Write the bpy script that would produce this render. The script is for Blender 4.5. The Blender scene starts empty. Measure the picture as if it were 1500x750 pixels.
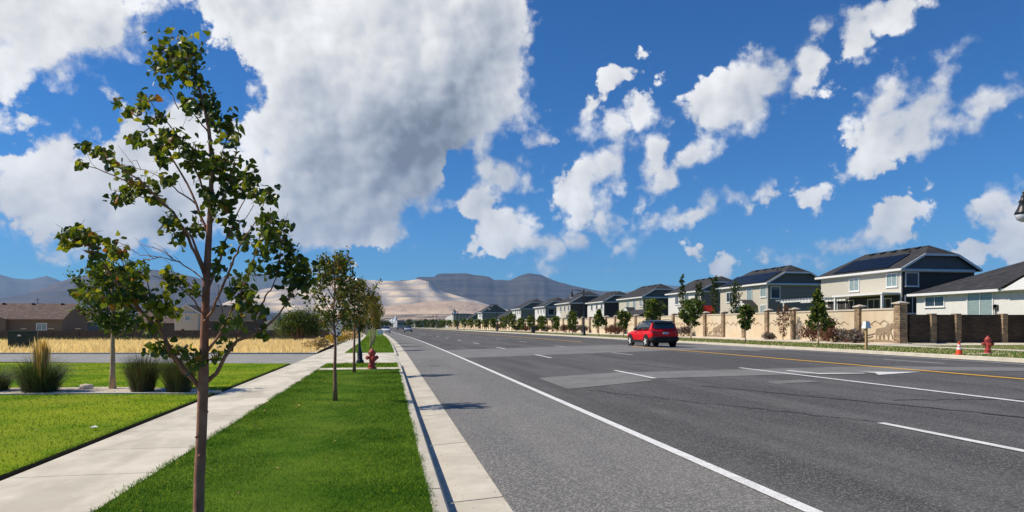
import bpy, bmesh, math, random
import numpy as np
from mathutils import Vector, Matrix, Euler

SC = bpy.context.scene
C = SC.collection
R = math.radians
random.seed(7)
NP = np.random.default_rng(11)

# ------------------------------------------------------------------ camera, world, sun, exposure
YAW = R(10.3)
CAM_H = 1.5
HZ = 477.0                      # image row of the eye level in the 1500 x 750 photograph
cam_d = bpy.data.cameras.new('camera')
cam_d.lens = 24.0; cam_d.sensor_width = 36.0
cam_d.shift_y = (HZ - 375.0) / 1500.0
cam_d.clip_start = 0.05; cam_d.clip_end = 60000
cam = bpy.data.objects.new('camera', cam_d); C.objects.link(cam)
cam.location = (0, 0, CAM_H); cam.rotation_euler = (R(90), 0, -YAW)
SC.camera = cam

SUN_EL = R(47)
SUN_TO = Vector((-0.984 * math.cos(SUN_EL), 0.19 * math.cos(SUN_EL), math.sin(SUN_EL))).normalized()
sun_d = bpy.data.lights.new('sun', 'SUN'); sun_d.energy = 5.0; sun_d.angle = R(0.53); sun_d.color = (1.0, 0.915, 0.77)
sun = bpy.data.objects.new('sun', sun_d); C.objects.link(sun)
sun.rotation_euler = SUN_TO.to_track_quat('Z', 'Y').to_euler(); sun.location = (-30, 10, 60)

world = bpy.data.worlds.new('World'); SC.world = world; world.use_nodes = True
WT = world.node_tree; WT.nodes.clear()
def wn(t, **kw):
    n = WT.nodes.new(t)
    for k, v in kw.items(): setattr(n, k, v)
    return n
def wl(a, b): WT.links.new(a, b)
def wmath(op, a, b=None, c=None, clamp=False):
    n = wn('ShaderNodeMath', operation=op, use_clamp=clamp)
    for i, v in enumerate((a, b, c)):
        if v is None: continue
        if isinstance(v, (int, float)): n.inputs[i].default_value = v
        else: wl(v, n.inputs[i])
    return n.outputs[0]
def wvec(op, a, b=None, scale=None):
    n = wn('ShaderNodeVectorMath', operation=op)
    for i, v in enumerate((a, b)):
        if v is None: continue
        if isinstance(v, (tuple, list, Vector)): n.inputs[i].default_value = tuple(v)
        else: wl(v, n.inputs[i])
    if scale is not None: n.inputs['Scale'].default_value = scale
    return n.outputs['Value'] if op in ('DOT_PRODUCT', 'LENGTH') else n.outputs[0]
def wramp(v, a, b, lo=0.0, hi=1.0, kind='SMOOTHSTEP'):
    n = wn('ShaderNodeMapRange', interpolation_type=kind); wl(v, n.inputs[0])
    for i, x in enumerate((a, b, lo, hi)): n.inputs[i + 1].default_value = x
    return n.outputs[0]
def wnoise(vec, scale, detail, rough=0.55, dist=0.0):
    n = wn('ShaderNodeTexNoise'); wl(vec, n.inputs['Vector'])
    n.inputs['Scale'].default_value = scale; n.inputs['Detail'].default_value = detail
    n.inputs['Roughness'].default_value = rough; n.inputs['Distortion'].default_value = dist
    return n
D = wn('ShaderNodeTexCoord').outputs['Generated']
sky = wn('ShaderNodeTexSky', sky_type='NISHITA', sun_disc=False)
sky.sun_elevation = SUN_EL
sky.sun_rotation = math.atan2(SUN_TO.x, SUN_TO.y)
sky.altitude = 1500; sky.air_density = 1.0; sky.dust_density = 0.25; sky.ozone_density = 2.6
hs = wn('ShaderNodeHueSaturation'); wl(sky.outputs[0], hs.inputs['Color'])
hs.inputs['Hue'].default_value = 0.5; hs.inputs['Saturation'].default_value = 1.25; hs.inputs['Value'].default_value = 1.0
tint = wvec('MULTIPLY', hs.outputs[0], (0.37, 0.88, 1.22))
# cloud field over (azimuth from the camera heading, elevation)
AX = math.cos(YAW), math.sin(YAW)
xr = wvec('DOT_PRODUCT', D, (AX[0], -AX[1], 0)); yf = wvec('DOT_PRODUCT', D, (AX[1], AX[0], 0))
sep = wn('ShaderNodeSeparateXYZ'); wl(D, sep.inputs[0])
az = wmath('ARCTAN2', xr, yf); el = wmath('ARCSINE', sep.outputs[2])
comb = wn('ShaderNodeCombineXYZ'); wl(az, comb.inputs[0]); wl(el, comb.inputs[1])
P0 = comb.outputs[0]
wa = wnoise(D, 6.0, 3, 0.5); wb = wnoise(D, 22.0, 5, 0.6)
def centred(n, s):
    return wvec('SCALE', wvec('SUBTRACT', n.outputs['Color'], (0.5, 0.5, 0.5)), scale=s)
flat = wvec('MULTIPLY', wvec('ADD', centred(wa, 0.075), centred(wb, 0.038)), (1, 1, 0))
PW = wvec('ADD', P0, flat)
def blob_field(blobs):
    acc = None
    for (px, py, rx, ry, rot) in blobs:
        if min(rx, ry) < 50: rx *= 0.97; ry *= 1.0
        a = math.atan((px - 750) / 1000.0); e = math.atan((HZ - py) / 1000.0 * math.cos(a))
        sx = rx / 1000.0 * math.cos(a) ** 1.7; sy = ry / 1000.0 * math.cos(a) * math.cos(e) ** 2
        m = wn('ShaderNodeMapping', vector_type='TEXTURE'); wl(PW, m.inputs['Vector'])
        m.inputs['Location'].default_value = (a, e, 0); m.inputs['Rotation'].default_value = (0, 0, R(rot))
        m.inputs['Scale'].default_value = (sx, sy, 1)
        ln = wvec('LENGTH', m.outputs[0])
        k = min(sx, sy)
        v = wmath('MULTIPLY_ADD', ln, -k, k)
        acc = v if acc is None else wmath('MAXIMUM', acc, v)
    return acc
CLOUDS = [
 (545,40,245,170,0),(560,170,215,170,0),(500,265,165,100,0),(420,290,120,72,0),(715,50,92,85,0),(715,125,92,50,10),(640,215,90,75,40),
 (225,225,118,92,0),(310,265,120,80,0),(115,265,125,60,10),(40,300,70,44,0),(20,240,60,30,0),(250,330,190,34,0),(480,385,52,14,0),(120,340,40,18,20),
 (70,30,190,78,0),(25,110,64,66,0),(175,62,80,56,0),(245,8,60,22,0),(97,118,14,11,30),(30,165,44,14,20),
 (952,175,34,26,40),(905,208,36,26,50),(880,242,34,30,60),(842,292,36,44,-30),(862,327,26,28,30),(806,362,56,16,0),(725,340,56,38,0),(738,254,44,26,20),(960,222,20,28,-20),(705,290,26,20,0),
 (1079,138,84,46,10),(1040,162,44,36,0),(1192,92,28,28,0),(1174,126,46,24,20),(1012,228,56,16,35),(984,264,34,9,30),(1219,46,8,16,-20),
 (1306,22,48,28,20),(1270,57,15,24,-20),(1364,83,22,9,0),(1380,120,28,18,35),(1300,160,66,34,40),(1325,190,88,38,20),(1397,190,34,24,0),(1268,235,64,24,28),(1212,275,24,10,30),
 (1467,150,46,17,10),(1294,330,44,14,35),(1262,350,60,15,0),(1318,303,18,10,0),(1473,325,42,48,30),(1432,357,42,13,0),
 (962,343,58,14,25),(1013,327,32,18,20),(908,361,36,9,15),(1036,292,17,10,40),(1053,383,13,8,0),(1115,376,20,9,0),(1104,291,15,5,10),(786,398,20,5,0),
 (852,183,27,17,40),(818,202,44,7,5),(910,132,24,12,40)]
F = blob_field(CLOUDS)
# clear gaps between the big cumulus and its neighbours
F = wmath('MINIMUM', F, wmath('MULTIPLY', blob_field([(262,70,62,62,0),(338,118,56,46,-40),(205,128,60,40,0),(110,165,90,44,-15),(60,140,40,20,0),(640,335,52,50,0),(668,262,30,46,-20),(985,120,34,60,0),(820,100,60,120,0),(755,205,26,30,0)]), -1.0))
SH = blob_field([(610,220,190,190,0),(650,70,170,110,0),(470,335,230,60,0),(50,70,200,100,0),(725,262,46,34,0),(250,335,230,40,0),(1330,205,70,16,20),(1090,160,70,20,10),(1280,352,60,10,0),(735,352,50,14,0)])
# beyond the photographed part of the sky cumulus goes on, thinned out to lower the ambient light
gen = wmath('MULTIPLY_ADD', wnoise(D, 3.2, 5, 0.5).outputs['Fac'], 0.9, -0.65)
away = wmath('MAXIMUM', wramp(wmath('ABSOLUTE', az), 0.72, 0.95), wramp(el, 0.50, 0.66))
gen = wmath('MULTIPLY_ADD', wmath('SUBTRACT', 1.0, away), -0.5, gen)
F = wmath('MAXIMUM', F, gen)
fine = wnoise(D, 34.0, 5.5, 0.7)
def wvor(vec, scale, detail):
    n = wn('ShaderNodeTexVoronoi', feature='F1'); wl(vec, n.inputs['Vector']); n.inputs['Scale'].default_value = scale
    n.inputs['Detail'].default_value = detail; n.inputs['Roughness'].default_value = 0.5
    return n.outputs['Distance']
DW = wvec('ADD', D, centred(wb, 0.02))
v1 = wvor(DW, 24.0, 2.0)
soft = wramp(wnoise(D, 7.0, 2, 0.5).outputs['Fac'], 0.42, 0.60, 0.008, 0.032)
dens = wmath('MULTIPLY_ADD', wmath('SUBTRACT', fine.outputs['Fac'], 0.5), 0.050, F)
dens = wmath('MULTIPLY_ADD', wmath('SUBTRACT', 1.10, v1), 0.030, dens)
alpha = wmath('DIVIDE', wmath('ADD', dens, 0.003), soft, clamp=True)
alpha = wmath('MULTIPLY', wmath('MULTIPLY', alpha, alpha), wmath('MULTIPLY_ADD', alpha, -2.0, 3.0))
# relief: the puffs are lit from the sun's side
toward = Vector((-AX[0] * 0.75, AX[1] * 0.75, 0.62)).normalized()
n1 = wnoise(D, 11.0, 5, 0.55); n2 = wnoise(wvec('ADD', D, tuple(toward * 0.022)), 11.0, 5, 0.55)
v2 = wvor(wvec('ADD', DW, tuple(toward * 0.012)), 24.0, 2.0)
b1 = wnoise(D, 4.2, 3, 0.5); b2 = wnoise(wvec('ADD', D, tuple(toward * 0.055)), 4.2, 3, 0.5)
rel = wmath('ADD', wmath('MULTIPLY', wmath('ADD', wmath('MULTIPLY', wmath('SUBTRACT', n1.outputs['Fac'], n2.outputs['Fac']), 0.6), wmath('MULTIPLY', wmath('SUBTRACT', v2, v1), 0.20)), 1.0), wmath('MULTIPLY', wmath('SUBTRACT', b1.outputs['Fac'], b2.outputs['Fac']), 1.5))
grey = wmath('MULTIPLY', wramp(wmath('MULTIPLY_ADD', wmath('SUBTRACT', b1.outputs['Fac'], 0.5), 0.16, SH), -0.06, 0.22), 0.50)
grey2 = wmath('MULTIPLY', wramp(dens, 0.01, 0.05), 0.08)
lum = wmath('SUBTRACT', wmath('SUBTRACT', wmath('ADD', 0.93, rel), grey), grey2)
lum = wmath('MINIMUM', wmath('MAXIMUM', lum, 0.28), 1.10)
ccol = wn('ShaderNodeMix', data_type='RGBA'); wl(wramp(lum, 0.35, 0.9, kind='LINEAR'), ccol.inputs['Factor'])
ccol.inputs['A'].default_value = (0.80, 0.92, 1.12, 1); ccol.inputs['B'].default_value = (1.0, 1.0, 1.0, 1)
cl = wvec('MULTIPLY', ccol.outputs['Result'], (1, 1, 1))
scl = wn('ShaderNodeVectorMath', operation='SCALE'); wl(cl, scl.inputs[0]); wl(lum, scl.inputs['Scale'])
bg1 = wn('ShaderNodeBackground'); wl(tint, bg1.inputs['Color']); bg1.inputs['Strength'].default_value = 0.088
bg2 = wn('ShaderNodeBackground'); wl(scl.outputs[0], bg2.inputs['Color']); bg2.inputs['Strength'].default_value = 0.87
mx = wn('ShaderNodeMixShader'); wl(alpha, mx.inputs[0]); wl(bg1.outputs[0], mx.inputs[1]); wl(bg2.outputs[0], mx.inputs[2])
wo = wn('ShaderNodeOutputWorld'); wl(mx.outputs[0], wo.inputs['Surface'])
world.cycles.sampling_method = 'MANUAL'; world.cycles.sample_map_resolution = 512

SC.view_settings.view_transform = 'Standard'; SC.view_settings.look = 'None'
SC.view_settings.exposure = 0.12; SC.view_settings.gamma = 1.0; SC.view_settings.use_curve_mapping = False
SC.render.engine = 'CYCLES'
SC.cycles.use_denoising = True
SC.cycles.max_bounces = 6; SC.cycles.diffuse_bounces = 2; SC.cycles.glossy_bounces = 2
SC.cycles.transmission_bounces = 3; SC.cycles.transparent_max_bounces = 6; SC.cycles.volume_bounces = 0
SC.cycles.caustics_reflective = False; SC.cycles.caustics_refractive = False
SC.cycles.sample_clamp_indirect = 4.0

# ------------------------------------------------------------------ place helpers
cY, sY = math.cos(YAW), math.sin(YAW)
def from_cam(xc, zc, z): return Vector((xc * cY + zc * sY, -xc * sY + zc * cY, z))
def G(px, py, z=0.0):                 # a spot on ground of height z seen at that place of the photograph
    zc = (CAM_H - z) / (py - HZ) * 1000.0
    return from_cam((px - 750) / 1000.0 * zc, zc, z)
def A(px, py, zc):                    # a point at depth zc
    return from_cam((px - 750) / 1000.0 * zc, zc, CAM_H + (HZ - py) / 1000.0 * zc)
def YL(px, x):                        # how far along the road a thing at lateral x stands
    zc = x / ((px - 750) / 1000.0 * cY + sY)
    return from_cam((px - 750) / 1000.0 * zc, zc, 0).y
def cx(y):                            # the road bends gently after 30 m
    if y < 30: return 0.0
    if y < 100: return -((y - 30) ** 2) / 6400.0
    return -0.766 - 0.0219 * (y - 100)

def setp(o, label=None, cat=None, group=None, kind=None):
    if label: o['label'] = label
    if cat: o['category'] = cat
    if group: o['group'] = group
    if kind: o['kind'] = kind
    return o
def thing(name, label, cat, loc=(0, 0, 0), rz=0.0, group=None):
    o = bpy.data.objects.new(name, None); C.objects.link(o)
    o.empty_display_size = 0.2
    o.location = loc; o.rotation_euler = (0, 0, rz)
    return setp(o, label, cat, group)
def link_mesh(name, me, parent=None):
    o = bpy.data.objects.new(name, me); C.objects.link(o)
    if parent is not None: o.parent = parent
    return o
class MB:
    """collects geometry; build() links it as one mesh object"""
    def __init__(self, origin=(0, 0, 0)):
        self.v = []; self.f = []; self.m = []; self.o = Vector(origin)
    def face(self, pts, mi=0):
        n = len(self.v); self.v += [tuple(Vector(p) - self.o) for p in pts]
        self.f.append(tuple(range(n, n + len(pts)))); self.m.append(mi)
    def raw(self, vs, fs, mi=0):
        n = len(self.v); self.v += [tuple(Vector(p) - self.o) for p in vs]
        for f in fs: self.f.append(tuple(i + n for i in f)); self.m.append(mi)
    def box(self, lo, hi, mi=0):
        x0, y0, z0 = lo; x1, y1, z1 = hi
        self.raw([(x0,y0,z0),(x1,y0,z0),(x1,y1,z0),(x0,y1,z0),(x0,y0,z1),(x1,y0,z1),(x1,y1,z1),(x0,y1,z1)],
                 [(0,3,2,1),(4,5,6,7),(0,1,5,4),(1,2,6,5),(2,3,7,6),(3,0,4,7)], mi)
    def bar(self, a, b, w, h, mi=0, up=(0, 0, 1)):
        a = Vector(a); b = Vector(b); d = (b - a).normalized(); up = Vector(up)
        s = d.cross(up)
        if s.length < 1e-5: s = d.cross(Vector((1, 0, 0)))
        s.normalize(); u = s.cross(d).normalized(); s *= w / 2; u *= h / 2
        self.raw([a-s-u, a+s-u, a+s+u, a-s+u, b-s-u, b+s-u, b+s+u, b-s+u],
                 [(0,1,2,3),(7,6,5,4),(0,4,5,1),(1,5,6,2),(2,6,7,3),(3,7,4,0)], mi)
    def tube(self, pts, rad, n=8, mi=0, cap=True):
        pts = [Vector(p) for p in pts]; rings = []
        ref = Vector((0.31, 0.77, 0.55))
        for i, p in enumerate(pts):
            d = (pts[min(i + 1, len(pts) - 1)] - pts[max(i - 1, 0)])
            d = d.normalized() if d.length > 1e-9 else Vector((0, 0, 1))
            a = d.cross(ref)
            if a.length < 0.05: a = d.cross(Vector((1, 0, 0)))
            a.normalize(); b = d.cross(a)
            rings.append([p + (a * math.cos(t) + b * math.sin(t)) * rad[i] for t in [2 * math.pi * k / n for k in range(n)]])
        vs = [q for r in rings for q in r]; fs = []
        for i in range(len(pts) - 1):
            for k in range(n):
                fs.append((i*n+k, i*n+(k+1) % n, (i+1)*n+(k+1) % n, (i+1)*n+k))
        if cap: fs.append(tuple(range(n - 1, -1, -1))); fs.append(tuple((len(pts)-1)*n + k for k in range(n)))
        self.raw(vs, fs, mi)
    def lathe(self, prof, c=(0, 0, 0), n=16, mi=0, axis='Z'):
        vs = []; fs = []
        for r, h in prof:
            for k in range(n):
                t = 2 * math.pi * k / n
                if axis == 'Z': vs.append((c[0] + r*math.cos(t), c[1] + r*math.sin(t), c[2] + h))
                elif axis == 'X': vs.append((c[0] + h, c[1] + r*math.cos(t), c[2] + r*math.sin(t)))
                else: vs.append((c[0] + r*math.sin(t), c[1] + h, c[2] + r*math.cos(t)))
        for i in range(len(prof) - 1):
            for k in range(n):
                fs.append((i*n+k, i*n+(k+1) % n, (i+1)*n+(k+1) % n, (i+1)*n+k))
        fs.append(tuple(range(n - 1, -1, -1))); fs.append(tuple((len(prof)-1)*n + k for k in range(n)))
        self.raw(vs, fs, mi)
    def prism(self, poly, fn, d0, d1, mi=0):      # polygon (u,v) pushed through fn(u,v,d)
        n = len(poly)
        vs = [fn(u, v, d0) for u, v in poly] + [fn(u, v, d1) for u, v in poly]
        fs = [tuple(range(n - 1, -1, -1)), tuple(range(n, 2 * n))] + [(i, (i+1) % n, n + (i+1) % n, n + i) for i in range(n)]
        self.raw(vs, fs, mi)
    def build(self, name, mats, parent=None, smooth=False, fix=True):
        me = bpy.data.meshes.new(name); me.from_pydata(self.v, [], self.f)
        if not isinstance(mats, (list, tuple)): mats = [mats]
        for m in mats: me.materials.append(m)
        if len(mats) > 1: me.polygons.foreach_set('material_index', self.m)
        if fix:
            bm = bmesh.new(); bm.from_mesh(me); bmesh.ops.recalc_face_normals(bm, faces=bm.faces); bm.to_mesh(me); bm.free()
        if smooth: me.polygons.foreach_set('use_smooth', [True] * len(me.polygons))
        me.update()
        return link_mesh(name, me, parent)
def np_mesh(name, verts, k, mats, midx=None, parent=None, smooth=False):
    """verts (n*k,3): n separate k-gons"""
    verts = np.asarray(verts, dtype=np.float32).reshape(-1, 3); nf = len(verts) // k
    me = bpy.data.meshes.new(name)
    me.vertices.add(len(verts)); me.vertices.foreach_set('co', verts.ravel())
    me.loops.add(nf * k); me.loops.foreach_set('vertex_index', np.arange(nf * k, dtype=np.int32))
    me.polygons.add(nf); me.polygons.foreach_set('loop_start', np.arange(0, nf * k, k, dtype=np.int32))
    for m in mats: me.materials.append(m)
    if midx is not None: me.polygons.foreach_set('material_index', np.asarray(midx, dtype=np.int32))
    if smooth: me.polygons.foreach_set('use_smooth', np.ones(nf, dtype=bool))
    me.update(calc_edges=True)
    return link_mesh(name, me, parent)
def copy_tree(o, loc=None, rz=None, label=None, parent=None):
    c = o.copy(); C.objects.link(c)
    if parent is not None: c.parent = parent
    if loc is not None: c.location = loc
    if rz is not None: c.rotation_euler = (0, 0, rz)
    if label: c['label'] = label
    for ch in o.children: copy_tree(ch, parent=c)
    return c

# ------------------------------------------------------------------ materials
def mat(name, col, col2=None, rough=0.8, scale=8.0, detail=6, bump=0.0, bscale=None, spec=0.3, metal=0.0, lo=0.35, hi=0.65,
        col3=None, scale3=0.6, stretch=None, translucent=0.0, coat=0.0, bdist=0.02, mix3=0.6, speck=None, random_obj=0.0, stretch3=None):
    m = bpy.data.materials.new(name); m.use_nodes = True
    t = m.node_tree; b = t.nodes['Principled BSDF']; N = t.nodes.new; L = t.links.new
    b.inputs['Roughness'].default_value = rough; b.inputs['Metallic'].default_value = metal
    b.inputs['Specular IOR Level'].default_value = spec
    if coat: b.inputs['Coat Weight'].default_value = coat; b.inputs['Coat Roughness'].default_value = 0.04
    tc = N('ShaderNodeTexCoord').outputs['Object']
    if stretch:
        mp = N('ShaderNodeMapping'); mp.inputs['Scale'].default_value = stretch; L(tc, mp.inputs[0]); vec = mp.outputs[0]
    else: vec = tc
    def noise(v, s, d=detail):
        n = N('ShaderNodeTexNoise'); L(v, n.inputs['Vector']); n.inputs['Scale'].default_value = s; n.inputs['Detail'].default_value = d
        n.inputs['Roughness'].default_value = 0.6
        return n.outputs['Fac']
    def rng(v, a, c, lo_=0.0, hi_=1.0):
        r = N('ShaderNodeMapRange'); L(v, r.inputs[0])
        for i, q in enumerate((a, c, lo_, hi_)): r.inputs[i + 1].default_value = q
        return r.outputs[0]
    def mixc(f, a, c):
        x = N('ShaderNodeMix'); x.data_type = 'RGBA'; L(f, x.inputs['Factor'])
        for k, q in (('A', a), ('B', c)):
            if isinstance(q, tuple): x.inputs[k].default_value = (*q, 1)
            else: L(q, x.inputs[k])
        return x.outputs['Result']
    out = None
    if col2 is not None: out = mixc(rng(noise(vec, scale), lo, hi), col, col2)
    tc3 = tc
    if stretch3:
        mp3 = N('ShaderNodeMapping'); mp3.inputs['Scale'].default_value = stretch3; L(tc, mp3.inputs[0]); tc3 = mp3.outputs[0]
    if col3 is not None: out = mixc(rng(noise(tc3, scale3, 4), 0.45 if not stretch3 else .43, 0.68 if not stretch3 else .58, 0, mix3), out if out is not None else col, col3)
    if speck:
        sc_, cs, th = speck
        v = N('ShaderNodeTexVoronoi'); L(tc, v.inputs['Vector']); v.inputs['Scale'].default_value = sc_
        sp = N('ShaderNodeSeparateColor'); L(v.outputs['Color'], sp.inputs[0])
        out = mixc(rng(sp.outputs[0], th, th + 0.25, 0, 0.85), out if out is not None else col, cs)
    if random_obj:
        oi = N('ShaderNodeObjectInfo'); h = N('ShaderNodeHueSaturation')
        L(rng(oi.outputs['Random'], 0, 1, 1 - random_obj, 1 + random_obj), h.inputs['Value'])
        if out is None: h.inputs['Color'].default_value = (*col, 1)
        else: L(out, h.inputs['Color'])
        out = h.outputs[0]
    if out is None: b.inputs['Base Color'].default_value = (*col, 1)
    else: L(out, b.inputs['Base Color'])
    if bump:
        bp = N('ShaderNodeBump'); bp.inputs['Strength'].default_value = bump; bp.inputs['Distance'].default_value = bdist
        L(noise(vec, bscale or scale * 3), bp.inputs['Height']); L(bp.outputs[0], b.inputs['Normal'])
    if translucent:
        tr = N('ShaderNodeBsdfTranslucent'); ms = N('ShaderNodeMixShader'); ms.inputs[0].default_value = translucent
        if out is None: tr.inputs[0].default_value = (*[min(1, c * 1.5) for c in col], 1)
        else:
            g = N('ShaderNodeMix'); g.data_type = 'RGBA'; g.blend_type = 'MULTIPLY'; g.inputs['Factor'].default_value = 1
            g.inputs['B'].default_value = (1.6, 1.5, 0.9, 1); L(out, g.inputs['A']); L(g.outputs['Result'], tr.inputs[0])
        L(b.outputs[0], ms.inputs[1]); L(tr.outputs[0], ms.inputs[2]); L(ms.outputs[0], t.nodes['Material Output'].inputs['Surface'])
    return m
def brick_mat(name, c1, c2, mortar, bw, bh, msize=0.02, rough=0.9, axis='XZ', bump=0.6, offset=0.5, vary=0.0):
    m = bpy.data.materials.new(name); m.use_nodes = True; t = m.node_tree; b = t.nodes['Principled BSDF']; N = t.nodes.new; L = t.links.new
    b.inputs['Roughness'].default_value = rough; b.inputs['Specular IOR Level'].default_value = 0.2
    tc = N('ShaderNodeTexCoord').outputs['Object']; s = N('ShaderNodeSeparateXYZ'); L(tc, s.inputs[0]); c = N('ShaderNodeCombineXYZ')
    ad = N('ShaderNodeMath'); L(s.outputs[0], ad.inputs[0]); L(s.outputs[1], ad.inputs[1])
    L(ad.outputs[0], c.inputs[0]); L(s.outputs[2] if axis == 'XZ' else s.outputs[1], c.inputs[1])
    if axis == 'YZ': L(s.outputs[2], c.inputs[1])
    nz = N('ShaderNodeTexNoise'); L(tc, nz.inputs['Vector']); nz.inputs['Scale'].default_value = 3.0
    vv = N('ShaderNodeVectorMath'); vv.operation = 'MULTIPLY_ADD'; L(nz.outputs['Color'], vv.inputs[0]); vv.inputs[1].default_value = (vary, vary, 0); L(c.outputs[0], vv.inputs[2])
    k = N('ShaderNodeTexBrick'); L(vv.outputs[0], k.inputs['Vector']); k.offset = offset
    k.inputs['Color1'].default_value = (*c1, 1); k.inputs['Color2'].default_value = (*c2, 1); k.inputs['Mortar'].default_value = (*mortar, 1)
    k.inputs['Scale'].default_value = 1.0; k.inputs['Brick Width'].default_value = bw; k.inputs['Row Height'].default_value = bh
    k.inputs['Mortar Size'].default_value = msize; k.inputs['Bias'].default_value = 0.0; k.inputs['Mortar Smooth'].default_value = 0.2
    n2 = N('ShaderNodeTexNoise'); L(tc, n2.inputs['Vector']); n2.inputs['Scale'].default_value = 1.2; n2.inputs['Detail'].default_value = 6
    mr = N('ShaderNodeMapRange'); L(n2.outputs['Fac'], mr.inputs[0]); mr.inputs[1].default_value = 0.3; mr.inputs[2].default_value = 0.7; mr.inputs[3].default_value = 0.72; mr.inputs[4].default_value = 1.2
    h = N('ShaderNodeHueSaturation'); L(k.outputs['Color'], h.inputs['Color']); L(mr.outputs[0], h.inputs['Value']); L(h.outputs[0], b.inputs['Base Color'])
    bp = N('ShaderNodeBump'); bp.inputs['Strength'].default_value = bump; bp.inputs['Distance'].default_value = 0.02; bp.invert = True
    L(k.outputs['Fac'], bp.inputs['Height']); L(bp.outputs[0], b.inputs['Normal'])
    return m

M = {}
M['asphalt'] = mat('asphalt', (0.074, 0.073, 0.073), (0.110, 0.107, 0.103), 0.92, 1.1, 8, bump=0.5, bscale=90, bdist=0.006, lo=0.3, hi=0.7,
                   col3=(0.045, 0.044, 0.044), scale3=1.0, stretch3=(0.8, 0.06, 1), mix3=0.8, speck=(75, (0.22, 0.208, 0.19), 0.66))
M['asphalt_shoulder'] = mat('asphalt_shoulder', (0.128, 0.124, 0.117), (0.168, 0.162, 0.150), 0.92, 1.1, 8, bump=0.5, bscale=90, bdist=0.006, lo=0.3, hi=0.7, col3=(0.095, 0.093, 0.09), scale3=1.0, stretch3=(0.7, 0.08, 1), speck=(75, (0.34, 0.325, 0.30), 0.60))
M['asphalt_light'] = mat('asphalt_light', (0.16, 0.155, 0.148), (0.21, 0.205, 0.195), 0.92, 1.5, 8, bump=0.4, bscale=90, bdist=0.006, speck=(75, (0.30, 0.29, 0.27), 0.72), col3=(0.12, 0.118, 0.115), scale3=0.5)
M['asphalt_side'] = mat('asphalt_side', (0.25, 0.24, 0.22), (0.31, 0.30, 0.275), 0.92, 1.2, 7)
M['tar'] = mat('tar', (0.018, 0.018, 0.019), (0.03, 0.03, 0.032), 0.7, 3)
M['concrete'] = mat('concrete', (0.61, 0.55, 0.435), (0.69, 0.63, 0.51), 0.9, 2.2, 8, bump=0.15, bscale=60, bdist=0.004, col3=(0.38, 0.34, 0.265), scale3=0.9, stretch3=(1.6, .6, 1), mix3=0.5, random_obj=0.06)
M['concrete_kerb'] = mat('concrete_kerb', (0.51, 0.46, 0.365), (0.60, 0.55, 0.45), 0.9, 3, 8, bump=0.15, bscale=60, bdist=0.004, col3=(0.40, 0.36, 0.30), scale3=1.4, mix3=0.5, random_obj=0.05)
M['concrete_dark'] = mat('concrete_dark', (0.16, 0.14, 0.11), (0.22, 0.2, 0.17), 0.95, 6)
M['paint_white'] = mat('paint_white', (0.72, 0.71, 0.68), (0.80, 0.79, 0.76), 0.7, 20, speck=(60, (0.28, 0.27, 0.26), 0.80), col3=(0.55, 0.54, 0.51), scale3=2.0, mix3=0.5)
M['paint_yellow'] = mat('paint_yellow', (0.78, 0.43, 0.05), (0.70, 0.37, 0.04), 0.7, 20, speck=(60, (0.2, 0.15, 0.08), 0.86))
M['soil'] = mat('soil', (0.045, 0.033, 0.02), (0.07, 0.05, 0.03), 0.95, 6, bump=0.5)
M['turf'] = mat('turf', (0.05, 0.12, 0.008), (0.12, 0.20, 0.018), 1.0, 0.9, 8, lo=.38, hi=.62, spec=.05, bump=0.8, bscale=70, bdist=0.02, col3=(0.15, 0.20, 0.025), scale3=0.35, mix3=0.7)
M['turf_lawn'] = mat('turf_lawn', (0.10, 0.20, 0.006), (0.28, 0.34, 0.015), 1.0, 0.5, 8, lo=.38, hi=.62, spec=.05, bump=0.8, bscale=70, bdist=0.02, col3=(0.23, 0.27, 0.03), scale3=0.25, mix3=0.7)
M['turf_dry'] = mat('turf_dry', (0.12, 0.16, 0.03), (0.24, 0.22, 0.07), 0.9, 1.2, 8, bump=0.8, bscale=40, bdist=0.02)
M['blade_a'] = mat('blade_a', (0.07, 0.17, 0.018), (0.15, 0.26, 0.03), 0.8, 0.9, 4, lo=.4, hi=.6, translucent=0.35, spec=.1)
M['blade_b'] = mat('blade_b', (0.14, 0.27, 0.014), (0.38, 0.44, 0.03), 0.8, 0.5, 4, lo=.38, hi=.62, translucent=0.4, spec=.1)
M['blade_c'] = mat('blade_c', (0.038, 0.10, 0.012), (0.08, 0.17, 0.022), 0.8, 0.9, 4, lo=.4, hi=.6, translucent=0.3, spec=.1)
M['straw_blade'] = mat('straw_blade', (0.78, 0.61, 0.34), (0.86, 0.71, 0.44), 0.9, 0.12, 4, translucent=0.4, spec=.1)
M['straw_blade_b'] = mat('straw_blade_b', (0.55, 0.40, 0.19), (0.68, 0.52, 0.28), 0.9, 0.12, 4, translucent=0.4, spec=.1)
M['field'] = mat('field', (0.62, 0.48, 0.26), (0.72, 0.57, 0.34), 0.95, 0.6, 8, bump=0.8, bscale=8, bdist=0.1, col3=(0.30, 0.22, 0.10), scale3=0.08)
M['earth'] = mat('earth', (0.10, 0.09, 0.055), (0.07, 0.075, 0.04), 0.95, 0.02, 8, col3=(0.15, 0.125, 0.08), scale3=0.002)
M['pebble'] = mat('pebble', (0.58, 0.48, 0.37), (0.78, 0.67, 0.53), 0.9, 30, 4, bump=0.9, bscale=40, bdist=0.03, lo=0.4, hi=0.6)
M['pebble_b'] = mat('pebble_b', (0.78, 0.66, 0.52), None, 0.9, random_obj=0.2)
M['pebble_c'] = mat('pebble_c', (0.40, 0.33, 0.27), None, 0.9)
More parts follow.
